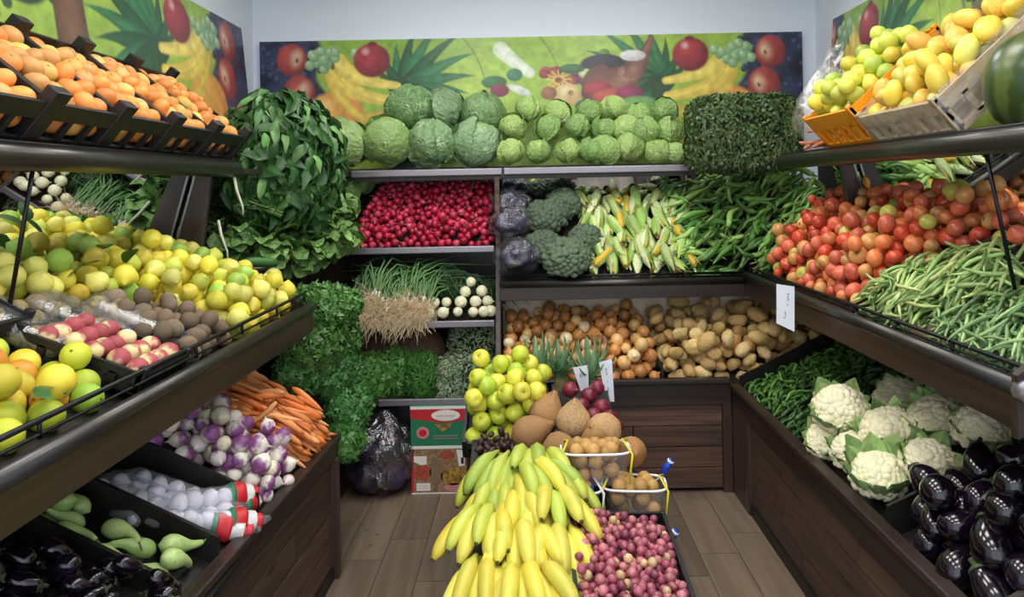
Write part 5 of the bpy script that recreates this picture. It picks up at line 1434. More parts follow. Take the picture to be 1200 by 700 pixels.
# ---- parsley, dill and thyme on the lower steps
def herb(name, label, cat, grp, p, dims, n, size, colr, seed, cut=True, up=.6, wid=.5, mat=None, hang=0., shp=None):
    t = thing(name, label, cat, p, grp)
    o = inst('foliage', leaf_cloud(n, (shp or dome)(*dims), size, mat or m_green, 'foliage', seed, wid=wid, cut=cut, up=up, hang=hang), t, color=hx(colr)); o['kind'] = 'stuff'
    o = inst('stems_and_shade', lump('stems_and_shade', bpy.data.materials['herb_shadow'], dims[0] * .72, dims[1] * .72, dims[2] * .72, .1, 2, seed, 2), t)  # dark inner lump whose colour stands for shade among the leaves
    return t
hb = [(372, 362, 3.38, .155, .13, .10, '#4e8f42', 0), (392, 360, 3.62, .13, .13, .09, '#4f9044', 0), (365, 408, 3.32, .15, .12, .12, '#4d8c40', 0), (396, 398, 3.5, .10, .12, .12, '#3f7c38', 0), (350, 440, 3.30, .10, .10, .08, '#38703a', 0),
      (392, 440, 3.38, .11, .12, .12, '#37733a', 0), (408, 478, 3.36, .095, .11, .11, '#35703a', 0), (405, 515, 3.32, .075, .09, .10, '#4a8a44', 0)]
for k, (px, py, D, a, b, c, colr, _) in enumerate(hb):
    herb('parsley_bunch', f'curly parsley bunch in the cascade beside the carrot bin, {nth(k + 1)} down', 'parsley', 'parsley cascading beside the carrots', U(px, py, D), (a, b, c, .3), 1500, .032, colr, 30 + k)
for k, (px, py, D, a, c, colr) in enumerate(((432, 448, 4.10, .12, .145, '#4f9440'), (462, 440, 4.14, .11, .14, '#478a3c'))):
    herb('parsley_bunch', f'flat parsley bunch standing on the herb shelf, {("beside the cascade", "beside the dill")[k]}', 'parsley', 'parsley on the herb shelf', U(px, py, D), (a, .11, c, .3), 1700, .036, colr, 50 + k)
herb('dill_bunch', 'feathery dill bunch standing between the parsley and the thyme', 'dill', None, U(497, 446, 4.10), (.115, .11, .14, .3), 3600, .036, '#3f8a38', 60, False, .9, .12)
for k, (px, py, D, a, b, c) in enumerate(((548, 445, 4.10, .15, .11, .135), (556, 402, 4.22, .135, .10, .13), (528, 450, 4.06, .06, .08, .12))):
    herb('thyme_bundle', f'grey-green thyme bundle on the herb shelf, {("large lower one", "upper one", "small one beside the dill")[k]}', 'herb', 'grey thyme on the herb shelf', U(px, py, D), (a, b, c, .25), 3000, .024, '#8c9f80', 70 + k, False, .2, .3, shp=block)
# two brown baskets on their sides behind the herbs
m_bask = plain('brown_basket', hx('#6a4e38'), .7, c2=hx('#4a3426'), scale=40, stretch=(1, 1, 6), bump=.4)
for k, (px, py, D) in enumerate(((492, 400, 4.34), (448, 402, 4.36))):
    p = U(px, py, D); p.z = .49 + .155
    t = thing('round_basket', ('round brown basket behind the dill', 'round brown basket behind the parsley')[k], 'basket', p, 'baskets behind the herbs', (1.35, 0, .15))
    MB().lathe([(.01, -.12), (.10, -.12), (.145, -.05), (.155, .03), (.14, .1), (.10, .13), (.01, .135)], 22).build('body', m_bask, t, True, local=True)

# ---- spring onions: hairy roots over the lip, green tops fanning to the back
m_root = plain('onion_roots', hx('#efdcb8'), .7, c2=hx('#d6b98e'), scale=30)
m_sprout = produce_mat('spring_onion_green', hx('#3f7a34'), 20, .4, .7, .6, .4, var=.3, hue=.465, sat=.85)
for k, px in enumerate((420, 438, 456, 474, 490)):
    p = U(px, 364, 4.02); p.z = .925 + .012 * (k % 2)
    t = thing('spring_onion_bunch', f'bunch of spring onions with hairy roots, {nth(k + 1)} from the parsley', 'spring onion', p, 'spring onions on the stepped shelf')
    rr = random.Random(k); rt = MB(); bl = MB(); gr = MB()
    for i in range(26):
        x, z = rr.gauss(0, .033), rr.gauss(0, .026)
        b0 = Vector((x, 0, z)); d = Vector((rr.gauss(0, .25), 1, rr.uniform(.35, .8))).normalized()
        bl.tube([b0, b0 + d * .02, b0 + d * .06], [.006, .0065, .0045], 6)
        for _ in range(16):
            e = b0 + Vector((rr.gauss(0, .045), -rr.uniform(.01, .085), rr.gauss(.0, .05)))
            rt.tube([b0, b0.lerp(e, .5) + Vector((rr.gauss(0, .012), 0, rr.gauss(0, .012))), e + Vector((0, 0, -.02 * rr.random()))], [.0018, .0014, .0006], 3, False)
        s0 = b0 + d * .05; side = rr.gauss(.15, .5)
        for _ in range(3):
            e1 = s0 + Vector((side * .10 + rr.gauss(0, .025), .17 + rr.gauss(0, .03), .11 + rr.gauss(0, .03))); e2 = e1 + Vector((side * .16 + rr.gauss(0, .05), .13, rr.uniform(-.08, .04)))
            gr.tube([s0, s0.lerp(e1, .5) + Vector((0, 0, .03)), e1, e2], [.004, .005, .0045, .001], 5, False)
    o = rt.build('roots', m_root, t, local=True); o['kind'] = 'stuff'
    o = bl.build('bulbs', M['white_print'], t, True, local=True); o['kind'] = 'stuff'
    o = gr.build('green_tops', m_sprout, t, True, local=True); o['kind'] = 'stuff'; o.color = (*hx('#3b7a3c'), 1)
for k, (px, py, D) in enumerate(((520, 330, 4.30), (470, 325, 4.36), (545, 335, 4.38))):
    p = U(px, py, D)
    t = thing('chive_bunch', f'dark green onion tops heaped behind the white radishes, {nth(k + 1)} clump', 'chives', p, 'onion tops on the stepped shelf')
    gr = MB(); rr = random.Random(80 + k)
    for i in range(150):
        a = rr.uniform(0, PI); x0 = Vector((rr.gauss(0, .07), rr.gauss(.02, .03), rr.gauss(-.04, .03)))
        gr.tube([x0 + Vector((-.12 * math.cos(a), -.02, -.06)), x0 + Vector((-.04 * math.cos(a), -.05, .05)), x0 + Vector((.06 * math.cos(a) + .03, -.03, .05)), x0 + Vector((.16 * math.cos(a) + .05, -.02, -.08))], [.003, .0045, .004, .001], 4, False)
    o = gr.build('green_tops', m_sprout, t, True, local=True); o['kind'] = 'stuff'; o.color = (*hx('#24532a'), 1)

# ---- broccoli
m_broc = produce_mat('broccoli_floret', hx('#35583a'), 30, .4, .7, .6, .65, .6, 60, var=.12, hue=.46, sat=.8)
m_bstem = plain('broccoli_stem', hx('#8fae6c'), .55)
bbm = ico('b', m_broc, 2); bsrc = [tuple(v.co) for v in bbm.vertices]; bfs = [tuple(p.vertices) for p in bbm.polygons]
def floret_head(name, n, rad_, bump_r, seed, mat, low=-.15, jr=.12, nz=.16):
    """domed head made of many knobbly florets in one mesh"""
    rr = random.Random(seed); mb = MB()
    for i in range(n):
        f = (i + .5) / n; el = math.asin(1 - f * (1 - low)); a = i * 2.39996
        d = Vector((math.cos(a) * math.cos(el), math.sin(a) * math.cos(el), math.sin(el)))
        c = d * (rad_ - bump_r * .6) * (1 + rr.gauss(0, jr * .35)); r = bump_r * rr.uniform(.8, 1.25); o = Vector((rr.random() * 9, rr.random() * 9, 0))
        mb.add([c + Vector(v) * r * (1 + nz * 2 * noise.noise(Vector(v) * 3.2 + o)) for v in bsrc], bfs)
    return mb.mesh(name, mat, smooth=True)
lobe = [floret_head('crown', 120, 1, .17, s, m_broc, nz=.25) for s in range(2)]
for k, (px, py, D, r, lab) in enumerate(((664, 304, 4.05, .125, 'large broccoli head leaning on the guard rail'), (636, 290, 4.14, .10, 'broccoli head behind the large one on the bag side'), (686, 282, 4.19, .095, 'broccoli head behind the large one on the corn side'), (640, 256, 4.28, .115, 'rear broccoli head beside the plastic bags'), (660, 240, 4.38, .10, 'highest broccoli head at the back'))):
    p = U(px, py, D); p.z = max(p.z, zB_mid(p.y) + r * .45)
    t = thing('broccoli', lab, 'broccoli', p, 'broccoli on the back shelf', (.75 + R.gauss(0, .1), R.gauss(0, .2), R.uniform(-.3, .3)))
    o = inst('crown', lobe[k % 2], t, sc=(r, r, r * .8), color=jit(hx('#4d6b4c'), .08), rot=(0, 0, R.uniform(0, 6)))
    MB().tube([(0, 0, r * .3), (0, 0, -r * .5), (0, .01, -r * .9)], [r * .5, r * .3, r * .26], 10).build('stem', m_bstem, t, True, local=True)

# ---- cauliflowers in the low bin
m_caul = produce_mat('cauliflower_curd', hx('#e4d6a4'), 5, .45, .75, .6, .7, .35, 120, var=.05, sss=.1)
m_cleaf = produce_mat('cauliflower_leaf', hx('#c8dc9c'), 6, .45, .7, .6, .5, .4, 30, var=.2)
curds = [floret_head('curd', 130, 1, .185, 20 + s, m_caul, -.1, .06, .16) for s in range(2)]
cfl = [leaf_mesh('leaf', m_cleaf, 1, .6, 6, -.35, .3, .05, .6, 20 + s) for s in range(3)]
for k, (px, py, D, r, lab, lf) in enumerate(((985, 482, 2.86, .098, 'cauliflower with ragged leaves nearest the chillies', 1.1), (1043, 510, 2.66, .098, 'broad bare-topped cauliflower in the middle of the heap', 1.05), (1100, 496, 2.60, .098, 'cauliflower beside the dark aubergines near the shelf above', 1.1),
        (1054, 472, 2.95, .088, 'rear cauliflower under the bean shelf', 1.05), (1002, 533, 2.70, .082, 'smaller cauliflower low by the rim', 1.05), (1030, 560, 2.50, .085, 'front cauliflower wrapped in broad green leaves', 1.35), (1088, 545, 2.42, .082, 'cauliflower half hidden behind the aubergines', 1.1), (968, 518, 2.86, .07, 'small leafy cauliflower low beside the thin peppers', 1.1), (1150, 505, 2.40, .085, 'cauliflower at the back of the heap above the aubergines', 1.0))):
    p = U(px, py, D); p.z = max(p.z, zR_low(p.x) + r * .55)
    t = thing('cauliflower', lab, 'cauliflower', p, 'cauliflowers in the low bin', (.55 + R.gauss(0, .1), -.25 + R.gauss(0, .15), R.gauss(0, .4)))
    inst('curd', curds[k % 2], t, sc=(r, r, r * .82), color=jit(hx('#f4ebc8'), .03))
    for i in range(16):
        a = i * .393 + R.gauss(0, .12)
        st = Vector((math.cos(a) * r * .35, math.sin(a) * r * .35, -r * .75)); d = Vector((math.cos(a) * .85, math.sin(a) * .85, .75))
        m = frame(st, d, Vector((-math.cos(a) * .8, -math.sin(a) * .8, .7))) @ Matrix.Scale(r * R.uniform(1.15, 1.5) * lf, 4)
        inst('leaf', R.choice(cfl), t, M=m, color=jit(hx(R.choice(('#8fb36a', '#a9c482', '#759a56'))), .15))

# ---- red cabbages in plastic bags on the back shelf, and the big bag on the floor
m_redc = produce_mat('red_cabbage_leaf', hx('#4c4060'), 5, .4, .7, .7, .45, .5, 25, var=.15)
rcm = lump('red_cabbage', m_redc, 1, 1, .95, .08, 2.2, 5, 3)
def bag_shell(name, dims, seed, mat, parent, neck=True):
    me = lump(name, mat, 1, 1, 1, .12, 2.4, seed, 4)
    for v in me.vertices:
        c = v.co; q = noise.noise(c * 5 + Vector((seed, 0, 0))) * .05 + abs(noise.noise(c * 9)) * .05
        c *= 1 + q
        if neck and c.z > .35: f = 1 - (c.z - .35) * .55; c.x *= f; c.y *= f
        c.x *= dims[0]; c.y *= dims[1]; c.z *= dims[2]
    return inst(name, me, parent)
for k, (px, py, D, r) in enumerate(((606, 300, 4.06, .10), (600, 262, 4.22, .10), (598, 240, 4.34, .09))):
    p = U(px, py, D); p.z = max(p.z, zB_mid(p.y) + r * .6)
    w_ = ('front bag', 'middle bag', 'rear bag')[k]
    t = thing('plastic_bag', f'clear plastic bag of red cabbage on the back shelf, {w_}', 'bag', p, 'bags of red cabbage')
    bag_shell('film', (r * 1.3, r * 1.1, r * .95), 14 + k * 3, film_mat('crinkled_film', (.80, .80, .86), .12, .02, .03, 22) if k == 0 else bpy.data.materials['crinkled_film'], t, False)
    for j, (dx, dz) in enumerate(((-.045, -.01), (.045, .0), (.0, .03))):
        o = inst('red_cabbage', rcm, None, p + Vector((dx, -.01 + .03 * (j == 2), dz)), any_rot(), r * .52, jit(hx('#33294a'), .15))
        tag(o, f'purple red cabbage inside the {w_} on the back shelf, {nth(j + 1)} one', 'cabbage', f'red cabbages in the {w_}')
pf = U(444, 582, 3.90); pf.z = 0
t = thing('plastic_bag', 'large smoky plastic bag of red cabbages standing on the floor', 'bag', (pf.x, 3.98, .195))
o = bag_shell('film', (.165, .155, .20), 12, film_mat('purple_film', (.66, .62, .72), .26, .015, .05, 14), t, False)
for k, (dx, dy, dz, r) in enumerate(((-.065, -.03, .09, .078), (.065, -.03, .095, .076), (0, .055, .10, .07), (-.05, -.02, .215, .066), (.055, .0, .22, .066), (0, .03, .30, .055))):
    o = inst('red_cabbage', rcm, None, (pf.x + dx, 3.98 + dy, dz), any_rot(), r, jit(hx('#38283f'), .15))
    tag(o, f'dark red cabbage inside the large bag on the floor, {nth(k + 1)} from the bottom', 'cabbage', 'red cabbages in the floor bag')
# dark crate behind the bag
crate('fruit_crate', 'black crate standing under the herb shelf behind the big plastic bag', 'crate', 'crates on the floor', (U(452, 480, 4.1).x, 4.14, 0), (0, 0, 0), .30, .28, .42, M['crate_black'], 3, .03)

# ---- garlic in net sleeves
m_gar = produce_mat('garlic_skin', hx('#d9cfe0'), 8, .5, .75, .5, .45, .2, 40, var=.05)
garm = turned('bulb', m_gar, [(.01, -.8), (.4, -.78), (.85, -.5), (1, -.1), (.85, .35), (.45, .7), (.2, .95), (.1, 1.2), (.01, 1.22)], 12)
m_net = film_mat('white_mesh', (.95, .95, .98), .06, .12)
def sleeve(p, yaw, pitch, n, lab, labelred):
    t = thing('garlic_net', lab, 'garlic', p, 'net sleeves of garlic', Euler((0, pitch, yaw))); t.scale = (1.15, 1.15, 1.15)
    L = n * .045
    for i in range(n):
        inst('bulb', garm, t, (-L / 2 + .0225 + i * .045, R.gauss(0, .003), 0), (R.gauss(0, .4), PI / 2 + R.gauss(0, .3), 0), .0265, jit(hx('#f1ecf4'), .03))
    MB().tube([(-L / 2 - .04, 0, 0), (-L / 2 - .01, 0, 0)] + [(-L / 2 + L * i / 10, 0, 0) for i in range(11)] + [(L / 2 + .01, 0, 0), (L / 2 + .05, 0, .01)], [.006, .02] + [.0285 + .002 * (i % 2) for i in range(11)] + [.02, .006], 12).build('net', m_net, t, True, local=True)
    if labelred:
        for a, b, rr_, mm_, lab_ in ((.26, .40, .0335, 'red_print', 'red paper wrap'), (.22, .26, .034, 'green_print', 'green stripe on the wrap'), (.40, .52, .028, 'white_print', 'white wrap end'), (.52, .60, .022, 'red_print', 'red wrap end')):
            pth = [Vector((L * (a + (b - a) * q / 5), 0, 0)) for q in range(6)]
            mb = MB().tube(pth, rr_, 12)
            mb.v = [tuple(Vector(v) + Vector((0, noise.noise(Vector(v) * 45) * .006, noise.noise(Vector(v) * 45 + Vector((9, 0, 0))) * .006))) for v in mb.v]
            mb.build('label', M[mm_], t, True, local=True, label=lab_)
def zg(x): return zL_low(x) + .03
for k, (x, y, yaw, n, lab, red, lift) in enumerate(((-1.09, 2.335, .1, 5, 'white net sleeve of garlic lying flat beside the turnips', False, 0), (-1.10, 2.275, .12, 6, 'white net sleeve of garlic, second from the turnips', False, 0), (-1.12, 2.215, .1, 6, 'white net sleeve of garlic along the squash divider', False, 0),
        (-.97, 2.30, .95, 5, 'net sleeve of garlic with a red label, topmost', True, .04), (-.945, 2.225, .7, 5, 'net sleeve of garlic with a red label by the bin rim', True, .015), (-1.0, 2.20, .45, 6, 'net sleeve of garlic with a red label next to the squashes', True, .0), (-.925, 2.335, 1.25, 4, 'net sleeve of garlic with a red label hanging over the rim', True, .012))):
    sleeve(Vector((x, y, zg(x) + lift)), yaw, .40 if not red else .38 * math.cos(yaw), n, lab, red)
# ------------------------------------------------------------------ bananas on the stand
m_ban = produce_mat('banana_skin', hx('#b9c34a'), 2.2, .5, .75, .6, .42, .1, 40, var=.08, sss=.08)
m_tip = plain('banana_tip', hx('#4a4020'), .7)
def banana_me(seed):
    rr = random.Random(seed); b = rr.uniform(.75, 1.0)
    pts = []; 
    for i in range(12):
        t = i / 11; a = -b * .5 + b * t
        pts.append((math.sin(a) / b + math.sin(b * .5) / b, 0, (math.cos(a) - math.cos(b * .5)) / b))
    rd = [.035, .042, .07, .108, .125, .13, .13, .128, .124, .112, .088, .045]
    mb = MB(); mb.tube(pts, rd, 6)
    return mb.mesh('banana', m_ban, smooth=True), pts[-1], pts[-2]
bans = [banana_me(s) for s in range(3)]
tips = []
for me, e, e2 in bans:
    e, e2 = Vector(e), Vector(e2); d = (e - e2).normalized()
    tips.append(MB().tube([e - d * .01, e + d * .035], [.036, .026], 6).mesh('tip', m_tip))
crown_me = MB().obox((0, 0, 0), (.03, .06, .018)).mesh('crown', plain('banana_crown', hx('#8f9440'), .6))
BY = [hx('#e6d24c'), hx('#e3d65a'), hx('#dccf50')]; BG = [hx('#b7c650'), hx('#c9cf52'), hx('#a5bb4c')]
def hand(p, yaw, pitch, n, fan, green, lab, L=.185, curl=0.):
    """a hand of bananas: fingers fan out from the crown, bow upward and droop at the tips"""
    t = thing('banana_bunch', lab, 'bananas', p, 'banana bunches on the stand', Euler((0, 0, yaw)))
    inst('crown', crown_me, t, (.0, 0, -.012), rot=(0, pitch, 0))
    for i in range(n):
        f = (i / (n - 1) - .5) * 2 if n > 1 else 0
        layer = i % 2
        a = f * fan
        m = Matrix.Translation((.01 - .012 * layer, f * .05, .014 * layer - .012 * f * f)) @ Matrix.Rotation(a, 4, 'Z') @ Matrix.Rotation(pitch - .12 * layer + R.gauss(0, .05), 4, 'Y') @ Matrix.Rotation(f * .35 + R.gauss(0, .08), 4, 'X') @ Matrix.Scale(L * R.uniform(.93, 1.07), 4)
        k = R.randrange(3); c = R.choice(BG if R.random() < green else BY)
        o = inst('banana', bans[k][0], t, M=m, color=jit(c, .06))
        inst('tip', tips[k], o)
# yaw: 0 points along +X; -pi/2 points to the shop entrance
hands = ((-.135, 2.60, .665, -2.15, .50, 6, .8, 'greenish banana bunch topmost on the side of the boxes'),
         (-.02, 2.63, .66, -1.6, .42, 6, .9, 'greenish banana bunch topmost on the side of the coconuts'),
         (.045, 2.56, .62, -1.4, .55, 5, .9, 'green banana bunch hanging down beside the punnets'),
         (-.04, 2.52, .65, -1.05, .35, 6, .25, 'yellow banana bunch under the topmost ones, its tips towards the grapes'),
         (-.16, 2.49, .62, -1.75, .5, 5, .6, 'yellow-green banana bunch in the middle, blunt tips facing out'),
         (-.065, 2.42, .615, -1.5, .5, 6, .3, 'yellow banana bunch at the centre of the heap'),
         (.05, 2.41, .605, -1.35, .45, 5, .1, 'bright yellow banana bunch halfway down beside the grapes'),
         (-.19, 2.34, .58, -1.75, .5, 6, .2, 'yellow banana bunch low on the side of the boxes'),
         (-.075, 2.28, .57, -1.6, .5, 6, .1, 'yellow banana bunch low at the centre of the heap'),
         (.045, 2.27, .575, -1.75, .45, 6, .0, 'bright yellow banana bunch low beside the grapes'),
         (.115, 2.16, .50, -1.2, .6, 4, .9, 'small green banana bunch tucked against the grapes'),
         (-.19, 2.17, .53, -1.7, .55, 6, .2, 'yellow banana bunch at the front on the box side'),
         (-.06, 2.13, .53, -1.6, .55, 6, .1, 'yellow banana bunch at the front in the centre'),
         (.06, 2.12, .50, -1.5, .55, 5, .4, 'yellow banana bunch at the front beside the grapes'),
         (-.15, 2.02, .47, -1.65, .6, 6, .2, 'banana bunch lowest on the box side, cut off by the stand edge'),
         (.0, 2.0, .46, -1.55, .6, 6, .2, 'banana bunch lowest at the centre above the stand edge'))
for x, y, z, yaw, pit, n, green, lab in hands:
    hand(Vector((x * .80 + .015, y, z + R.uniform(-.012, .012))), max(-2.0, yaw + R.gauss(0, .16)), pit + R.gauss(0, .16), n, .34, green, lab, .20)
t = thing('banana_cushion', 'low dark padded mound under the banana bunches', 'mound', (-.06, 2.2, .40))
me = lump('pad', M['black_board'], .15, .40, .10, .05, 1, 2)
inst('pad', me, t, (0, .02, .0))

# ---- red grapes in a black crate: bunches of single grapes
m_grape = produce_mat('grape_skin', hx('#c98a7c'), 1.2, .5, .85, .6, .28, .05, 30, var=.2, sss=.15)
gc = Vector((.255, 1.70, .405))
crate('fruit_crate', 'low black crate full of red grapes on the front of the stand', 'crate', 'crates on the middle stand', gc, (math.radians(4), 0, 0), .30, .72, .085, M['crate_black'], 5, .025, over=.005)
gm = ico('grape', m_grape, 2)
pts = drop_balls([(.115, 1.86), (.395, 1.86), (.395, 2.36), (.10, 2.42)], lambda x, y: .462 + (y - 1.86) * .05 + .02 * math.cos((x - .25) * 9), 430, .0125, .14, 8)
cent = [(.17 + .09 * (i % 3) + R.uniform(-.02, .02), 1.90 + .12 * (i // 3) + R.uniform(-.02, .02)) for i in range(15)]
cnts = {}
bw_ = ['entrance end', 'second row from the entrance', 'middle row', 'fourth row from the entrance', 'row by the punnets']
def cl(q): return min(range(15), key=lambda i: (cent[i][0] - q[0]) ** 2 + (cent[i][1] - q[1]) ** 2)
pts.sort(key=lambda q: -q[2])
roots = {}
m_gst = plain('grape_stem', hx('#8a8a4a'), .6)
for i, (cx_, cy_) in enumerate(cent):
    roots[i] = thing('grape_bunch', f'bunch of red grapes, {bw_[i // 3]}, {("banana side", "middle", "aisle side")[i % 3]}', 'grapes', (cx_, cy_, .47), 'red grape bunches')
    MB().tube([(0, -.04, .0), (0, .02, .035), (0, .06, .05)], [.002, .003, .003], 5).build('stalk', m_gst, roots[i], True, local=True)
big_n = 0
for q in pts:
    i = cl(q); c = pick([('a', hx('#a85566'), 4), ('b', hx('#bd7078'), 3), ('c', hx('#8a3f54'), 3), ('d', hx('#cfae80'), .6)])
    inst('grape', gm, roots[i], Vector(q[:3]) - roots[i].location, any_rot(), (q[3], q[3], q[3] * 1.1), jit(c[1], .1))

# ---- punnets of small brown fruit
m_lon = produce_mat('longan_skin', hx('#a67c45'), 6, .4, .7, .6, .55, .2, 60, var=.12)
lon = ('medlar', lump('medlar', m_lon, 1, 1, .95, .04, 1, 3, 2), [])
def punnet(p, w, d, h, lab, inner, net, yaw=0., seed=0, strip=False):
    rot = Euler((0, 0, yaw)); t = thing('fruit_punnet', lab, 'punnet', p, 'clear punnets on the stand', rot)
    def outline(k, z, n=24): return [(math.copysign(abs(math.cos(a)) ** .5, math.cos(a)) * w / 2 * k, math.copysign(abs(math.sin(a)) ** .5, math.sin(a)) * d / 2 * k, z) for a in [2 * PI * i / n for i in range(n)]]
    n = 24; vs = []; fs = []
    for k, z in ((.84, 0), (.88, h * .3), (.95, h * .75), (1, h)):
        vs += outline(k, z)
    for j in range(3):
        for i in range(n): fs.append((j * n + i, j * n + (i + 1) % n, (j + 1) * n + (i + 1) % n, (j + 1) * n + i))
    fs.append(tuple(range(n - 1, -1, -1)))
    MB().add(vs, fs).build('tray', M['film'], t, True, local=True)
    ol = outline(1.01, h); MB().tube(ol + ol[:1], .0045, 6).build('rim', M['white_plastic'], t, True, local=True)
    for s in (-1, 1):
        MB().tube([(s * w * .46, -d * .47, h * .1), (s * w * .51, -d * .5, h), (s * w * .4, 0, h * 1.25), (s * w * .51, d * .5, h)], .004, 5).build('net_cord', M['net_yellow'] if net else M['white_plastic'], t, True, local=True)
    if strip: MB().prism([(-w * .3, -d * .35, h * 1.02), (w * .35, -d * .42, h * 1.0), (w * .38, -d * .2, h * 1.1), (-w * .28, -d * .1, h * 1.12)], (0, 0, .003)).build('band', M['blue_plastic'], t, local=True, label='blue band')
    its = drop_balls([(-w * .42, -d * .42), (w * .42, -d * .42), (w * .42, d * .42), (-w * .42, d * .42)], lambda x, y: .004, 22, .026, .07, 12, inset=.95)
    mm = Matrix.Translation(p) @ rot.to_matrix().to_4x4(); rw = rows(its, lambda q: q[0], lambda q: q[2] * 2 + q[1], 3)
    for i, (x, y, z, r) in enumerate(its):
        spawn(lon, f'golden-brown fruit, {inner}, {("lowest", "middle", "top")[rw[i][0] - 1]} layer, {nth(rw[i][1])} along', 'fruit', f'brown fruit in the {inner}', mm @ Vector((x, y, min(z, h * 1.02))), any_rot(), r, jit(hx('#c79a58'), .1))
    return t
P1 = U(700, 577, 2.60); P2 = U(668, 606, 2.58); P3 = U(742, 606, 2.60)
zst = .44
punnet(Vector((P2.x, 2.62, zst)), .215, .15, .105, 'lower clear punnet of brown fruit with a blue band, beside the bananas', 'lower punnet by the bananas', False, .05, 1, True)
punnet(Vector((P3.x + .01, 2.64, zst)), .215, .15, .105, 'lower clear punnet of brown fruit with yellow net cords, aisle side', 'lower punnet on the aisle side', True, -.08, 2)
punnet(Vector((P1.x, 2.66, zst + .112)), .235, .15, .11, 'upper clear punnet of brown fruit stacked on the two lower ones', 'upper punnet', True, .0, 3)
# rolled blue and white wrapper clips
for k, (px, py, D, lab) in enumerate(((781, 548, 2.72, 'blue and white clip sticking out by the upper punnet'), (786, 632, 2.42, 'dark blue clip at the edge of the grape crate'))):
    p = U(px, py, D)
    t = thing('net_clip', lab, 'clip', p, 'blue clips on the nets')
    MB().tube([(-.02, 0, -.03), (0, 0, 0), (.018, -.005, .03)], [.006, .014, .010], 8).build('clip', M['blue_plastic'], t, True, local=True)
    MB().tube([(.012, -.004, .02), (.016, -.005, .027)], .0125, 8).build('band', M['white_plastic'], t, True, local=True)
    MB().tube([(-.02, 0, -.03), (-.05, -.01, -.05), (-.075, .0, -.045)], .003, 5).build('cord', M['white_plastic'], t, True, local=True)

# ---- coconuts
m_coco = produce_mat('coconut_husk', hx('#a07a4c'), 8, .4, .7, .6, .85, .9, 60, var=.12)
cpf = [(.01, -1.0), (.3, -.97), (.7, -.72), (.97, -.25), (1.0, .1), (.86, .5), (.58, .9), (.28, 1.28), (.10, 1.5), (.01, 1.55)]
coco = [shape(turned('husk', m_coco, cpf, 18), lambda p, s=s: p * (1 + .05 * noise.noise(p * 5 + Vector((s, 0, 0))))) for s in (1, 7)]
fib = MB()
for i in range(40):
    a = R.uniform(0, 6.28); q = R.uniform(.1, .5); z = 1.5 - q * 1.1
    fib.tube([(q * math.cos(a), q * math.sin(a), z), (q * .8 * math.cos(a), q * .8 * math.sin(a), z + .15), (q * .9 * math.cos(a + .3), q * .9 * math.sin(a + .3), z + .28)], [.02, .015, .004], 3, False)
fib_me = fib.mesh('fibres', plain('coconut_fibre', hx('#c2935a'), .9))
for k, (px, py, D, r, rot, c, lab) in enumerate(((672, 494, 2.90, .066, (.35, .05, 0), '#dcb684', 'light brown pointed coconut standing in the middle of the group'), (640, 486, 2.98, .068, (.2, .35, 0), '#b98c5c', 'coconut behind the apples with a rounded top'), (620, 508, 2.86, .066, (.6, 1.0, .5), '#aa7e54', 'dark brown coconut lying on the apple side'),
        (708, 505, 2.84, .066, (.8, -.9, 0), '#c9a070', 'coconut lying on its side by the red fruit'), (655, 527, 2.74, .062, (1.2, .4, .6), '#b08454', 'coconut in front behind the upper punnet'), (697, 516, 2.78, .05, (1.0, -.4, .2), '#b88a54', 'small coconut between the pointed one and the upper punnet'), (740, 530, 2.76, .055, (1.3, -.5, .2), '#b5804e', 'coconut at the aisle end behind the upper punnet'), (622, 545, 2.68, .058, (1.4, .9, .2), '#8a6a4a', 'grey-brown coconut just behind the bananas'), (648, 558, 2.64, .055, (1.2, .2, 1.2), '#94714c', 'coconut half hidden between bananas and punnets'))):
    t = thing('coconut', lab, 'coconut', U(px, py, D), 'coconuts on the stand', rot)
    inst('husk', coco[k % 2], t, sc=r, color=jit(hx(c), .05)); inst('fibres', fib_me, t, sc=r)
# dark dates heaped beside the bananas
m_date = produce_mat('date_skin', hx('#4a2c26'), 5, .4, .7, .7, .3, .3, 40, var=.25)
dm = lump('date', m_date, 1.4, .8, .8, .06, 1.4, 2, 2)
it = drop_balls([(-.21, 2.62), (-.04, 2.66), (.03, 2.90), (-.21, 2.90)], lambda x, y: .508 + (y - 2.62) * .35, 75, .0145, .1, 8, lat=2.2)
heap_balls(it, [('date', dm, [])], 'date', 'dark dates heaped behind the bananas', lambda p: p[0], lambda p: p[1], 6, '{c} date behind the bananas, {row} row back, {p} from the boxes', [('dark brown', hx('#3c2422'), 3), ('purplish', hx('#4a2a34'), 1)])
t = thing('date_tray', 'shallow dark tray under the dates', 'tray', (-.09, 2.76, .43))
MB().prism([(-.23, 2.60, .43), (-.23, 2.92, .43), (-.23, 2.92, .612), (-.23, 2.60, .50)], (.28, 0, 0)).build('tray', M['black_board'], t)
# white rolled tag
p = U(625, 530, 2.66)
tag(MB().tube([p + Vector((-.012, 0, .012)), p, p + Vector((.03, -.02, -.02))], [.010, .011, .008], 8).build('paper_tag', M['white_plastic'], None, True), 'small rolled white paper tag lying on the dates', 'tag')

